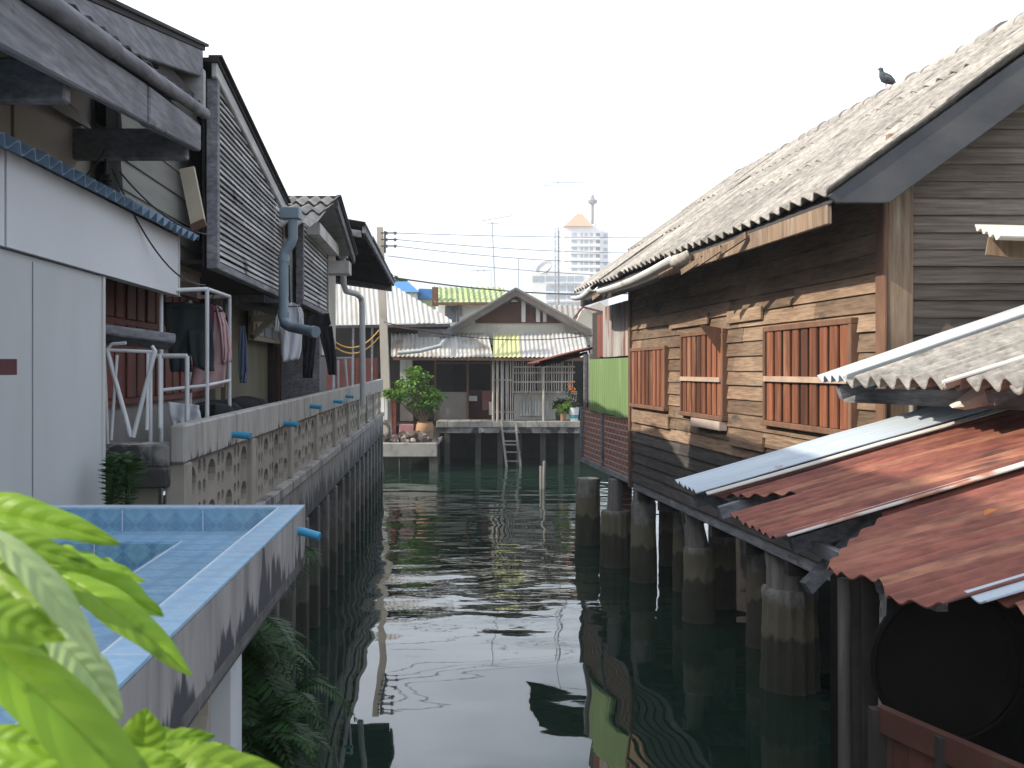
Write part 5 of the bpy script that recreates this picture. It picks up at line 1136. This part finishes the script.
lf(mb,(-40,560),(62,640),1.2,1.1,56,(.3,-.75,.5),droop=.1,lobes=.08,wav=.07)
lf(mb,(-60,600),(66,641),.80,.80,50,(.1,-.8,.55),droop=.08,lobes=.1,wav=.07)
lf(mb,(-40,545),(36,600),1.35,1.3,40,(.2,-.8,.5),droop=.1)
lf(mb,(-60,590),(40,590),1.3,1.3,50,(.0,-.8,.6),droop=.1,wav=.08)
lf(mb,(30,615),(76,668),1.4,1.4,34,(.2,-.8,.6),droop=.1,lobes=.1)
lf(mb,(-60,780),(110,800),.9,.9,70,(0,-.7,.7),droop=.12)
lf(mb,(20,770),(120,735),1.05,1.0,40,(0,-.7,.7),droop=.12)
lf(mb,(-40,500),(30,548),1.5,1.5,30,(0,-.7,.7),droop=.12)
lf(mb,(-30,670),(10,700),1.2,1.2,30,(0,-.8,.6),droop=.05)
lf(mb,(-40,512),(70,538),1.4,1.35,30,(0,-.7,.7),droop=.02,lobes=.1)
def solid(o):
    return o
mb.build('leaves', lime, vn, smooth=True); tag(back.build('pale_leaves', lime_back, vn, smooth=True), 'dull pale undersides of two drooping leaves')

def frond(mb, base, tip, droop, w, n=26):
    base = Vector(base); tip = Vector(tip); ax = tip-base; sd = ax.cross(V(0,0,1)).normalized(); pts = [base+ax*(i/n)+V(0,0,droop*4*(i/n)*(1-i/n)) for i in range(n+1)]
    mb.tube(pts, [.008*(1-.8*i/n) for i in range(n+1)], 4)
    for i in range(2, n):
        l = w*math.sin(math.pi*min(1,(i/n)**.7)); d = (pts[i+1]-pts[i]).normalized() if i<n else ax.normalized()
        for s in (-1,1):
            e = pts[i]+sd*s*l+d*l*.5-V(0,0,l*U(.15,.4)); m = pts[i].lerp(e,.45); wd = d*(.5*ax.length/n)
            mb.add([pts[i]-wd*.3, m-wd, e, m+wd], [(0,1,2,3)])
def fern(label, base, tips, grp='ferns on the left bank'):
    t = thing('fern', label, 'fern', base, grp); mb = MB()
    for tp in tips: frond(mb, Vector(base)+V(U(-.1,.1),U(-.1,.1),U(-.05,.05)), tp, U(.1,.3), U(.10,.16))
    mb.build('fronds', fern_m, t)
random.seed(5)
fern('big dark hanging fern behind the counter, close to the water', P(235,650,6.8), [P(U(255,325),U(640,790),U(5.8,7.2)) for _ in range(34)])
fern('dense lower fern mass at the bottom edge below the counter', P(240,760,6.2), [P(U(250,335),U(700,860),U(5.4,6.6)) for _ in range(30)])
fern('long frond reaching right over the dark water', P(290,705,6.6), [P(365,738,6.4),P(350,715,6.6),P(335,760,6.3)])
fern('small bright frond beside the blue drain spout', P(285,565,8), [P(322,571,7.6),P(300,560,7.8),P(293,592,7.8),P(312,585,7.8)])
fern('upright fern in the corner between grey wall and vent blocks', P(122,512,7.6), [P(U(110,133),U(462,500),U(7.4,7.8)) for _ in range(9)])

# ================================================================== LIGHT, SKY, CAMERA
sun_dir = Vector((-1.0, -.22, .72)).normalized()
w = bpy.data.worlds.new('World'); scene.world = w; w.use_nodes = True; nt = w.node_tree; bg = nt.nodes['Background']
sky = N(nt, 'ShaderNodeTexSky'); sky.sky_type = 'NISHITA'; sky.sun_disc = False
sky.sun_elevation = math.asin(sun_dir.z); sky.sun_rotation = math.atan2(sun_dir.x, sun_dir.y); sky.air_density = 1.0; sky.dust_density = 3.5; sky.ozone_density = 1.5
tc = N(nt, 'ShaderNodeTexCoord'); mp = N(nt, 'ShaderNodeMapping'); mp.inputs['Scale'].default_value = (1,1,2.5); nt.links.new(tc.outputs['Generated'], mp.inputs[0])
nz = N(nt, 'ShaderNodeTexNoise', ins={'Scale': 1.6, 'Detail': 6, 'Roughness': .55}); nt.links.new(mp.outputs[0], nz.inputs['Vector'])
mr = N(nt, 'ShaderNodeMapRange', ins={'From Min': .36, 'From Max': .62, 'To Min': .15, 'To Max': .95}); nt.links.new(nz.outputs[0], mr.inputs[0])
cl = mixc(nt, mr.outputs[0], sky.outputs[0], (8.9, 9.7, 10.9)); nt.links.new(cl, bg.inputs[0]); bg.inputs[1].default_value = .125
sun = bpy.data.lights.new('sun', 'SUN'); sun.energy = 4.4; sun.angle = math.radians(.6); sun.color = (1,.91,.77)
so = bpy.data.objects.new('sun', sun); COL.objects.link(so); so.rotation_euler = sun_dir.to_track_quat('Z', 'Y').to_euler()
cam = bpy.data.cameras.new('camera'); co = bpy.data.objects.new('camera', cam); COL.objects.link(co)
co.location = (0, 0, H*S); co.rotation_euler = (math.radians(90), 0, 0); cam.lens = 36; cam.sensor_width = 36; cam.clip_end = 6000; cam.clip_start = .05; cam.dof.use_dof = True; cam.dof.focus_distance = 12; cam.dof.aperture_fstop = 14
cam.shift_y = -(384-HY)/1024
scene.camera = co
HAZE = True
if HAZE:
    hm = bpy.data.materials.new('thin warm haze'); hm.use_nodes = True; hn = hm.node_tree; hn.nodes.remove(hn.nodes['Principled BSDF'])
    pv = N(hn, 'ShaderNodeVolumePrincipled'); pv.inputs['Color'].default_value = (.95,.97,1,1); pv.inputs['Density'].default_value = .0013; pv.inputs['Anisotropy'].default_value = .2
    hn.links.new(pv.outputs[0], hn.nodes['Material Output'].inputs['Volume'])
    mb = MB(); mb.box(-940,940,-940,940,-3,100); tag(mb.build('haze', hm), 'thin pale haze in the air', 'haze', kind='stuff')
vs = scene.view_settings; vs.view_transform = 'Standard'; vs.look = 'None'; vs.exposure = .62; vs.gamma = 1; vs.use_curve_mapping = False
scene.cycles.max_bounces = 7; scene.cycles.diffuse_bounces = 3; scene.cycles.use_denoising = True
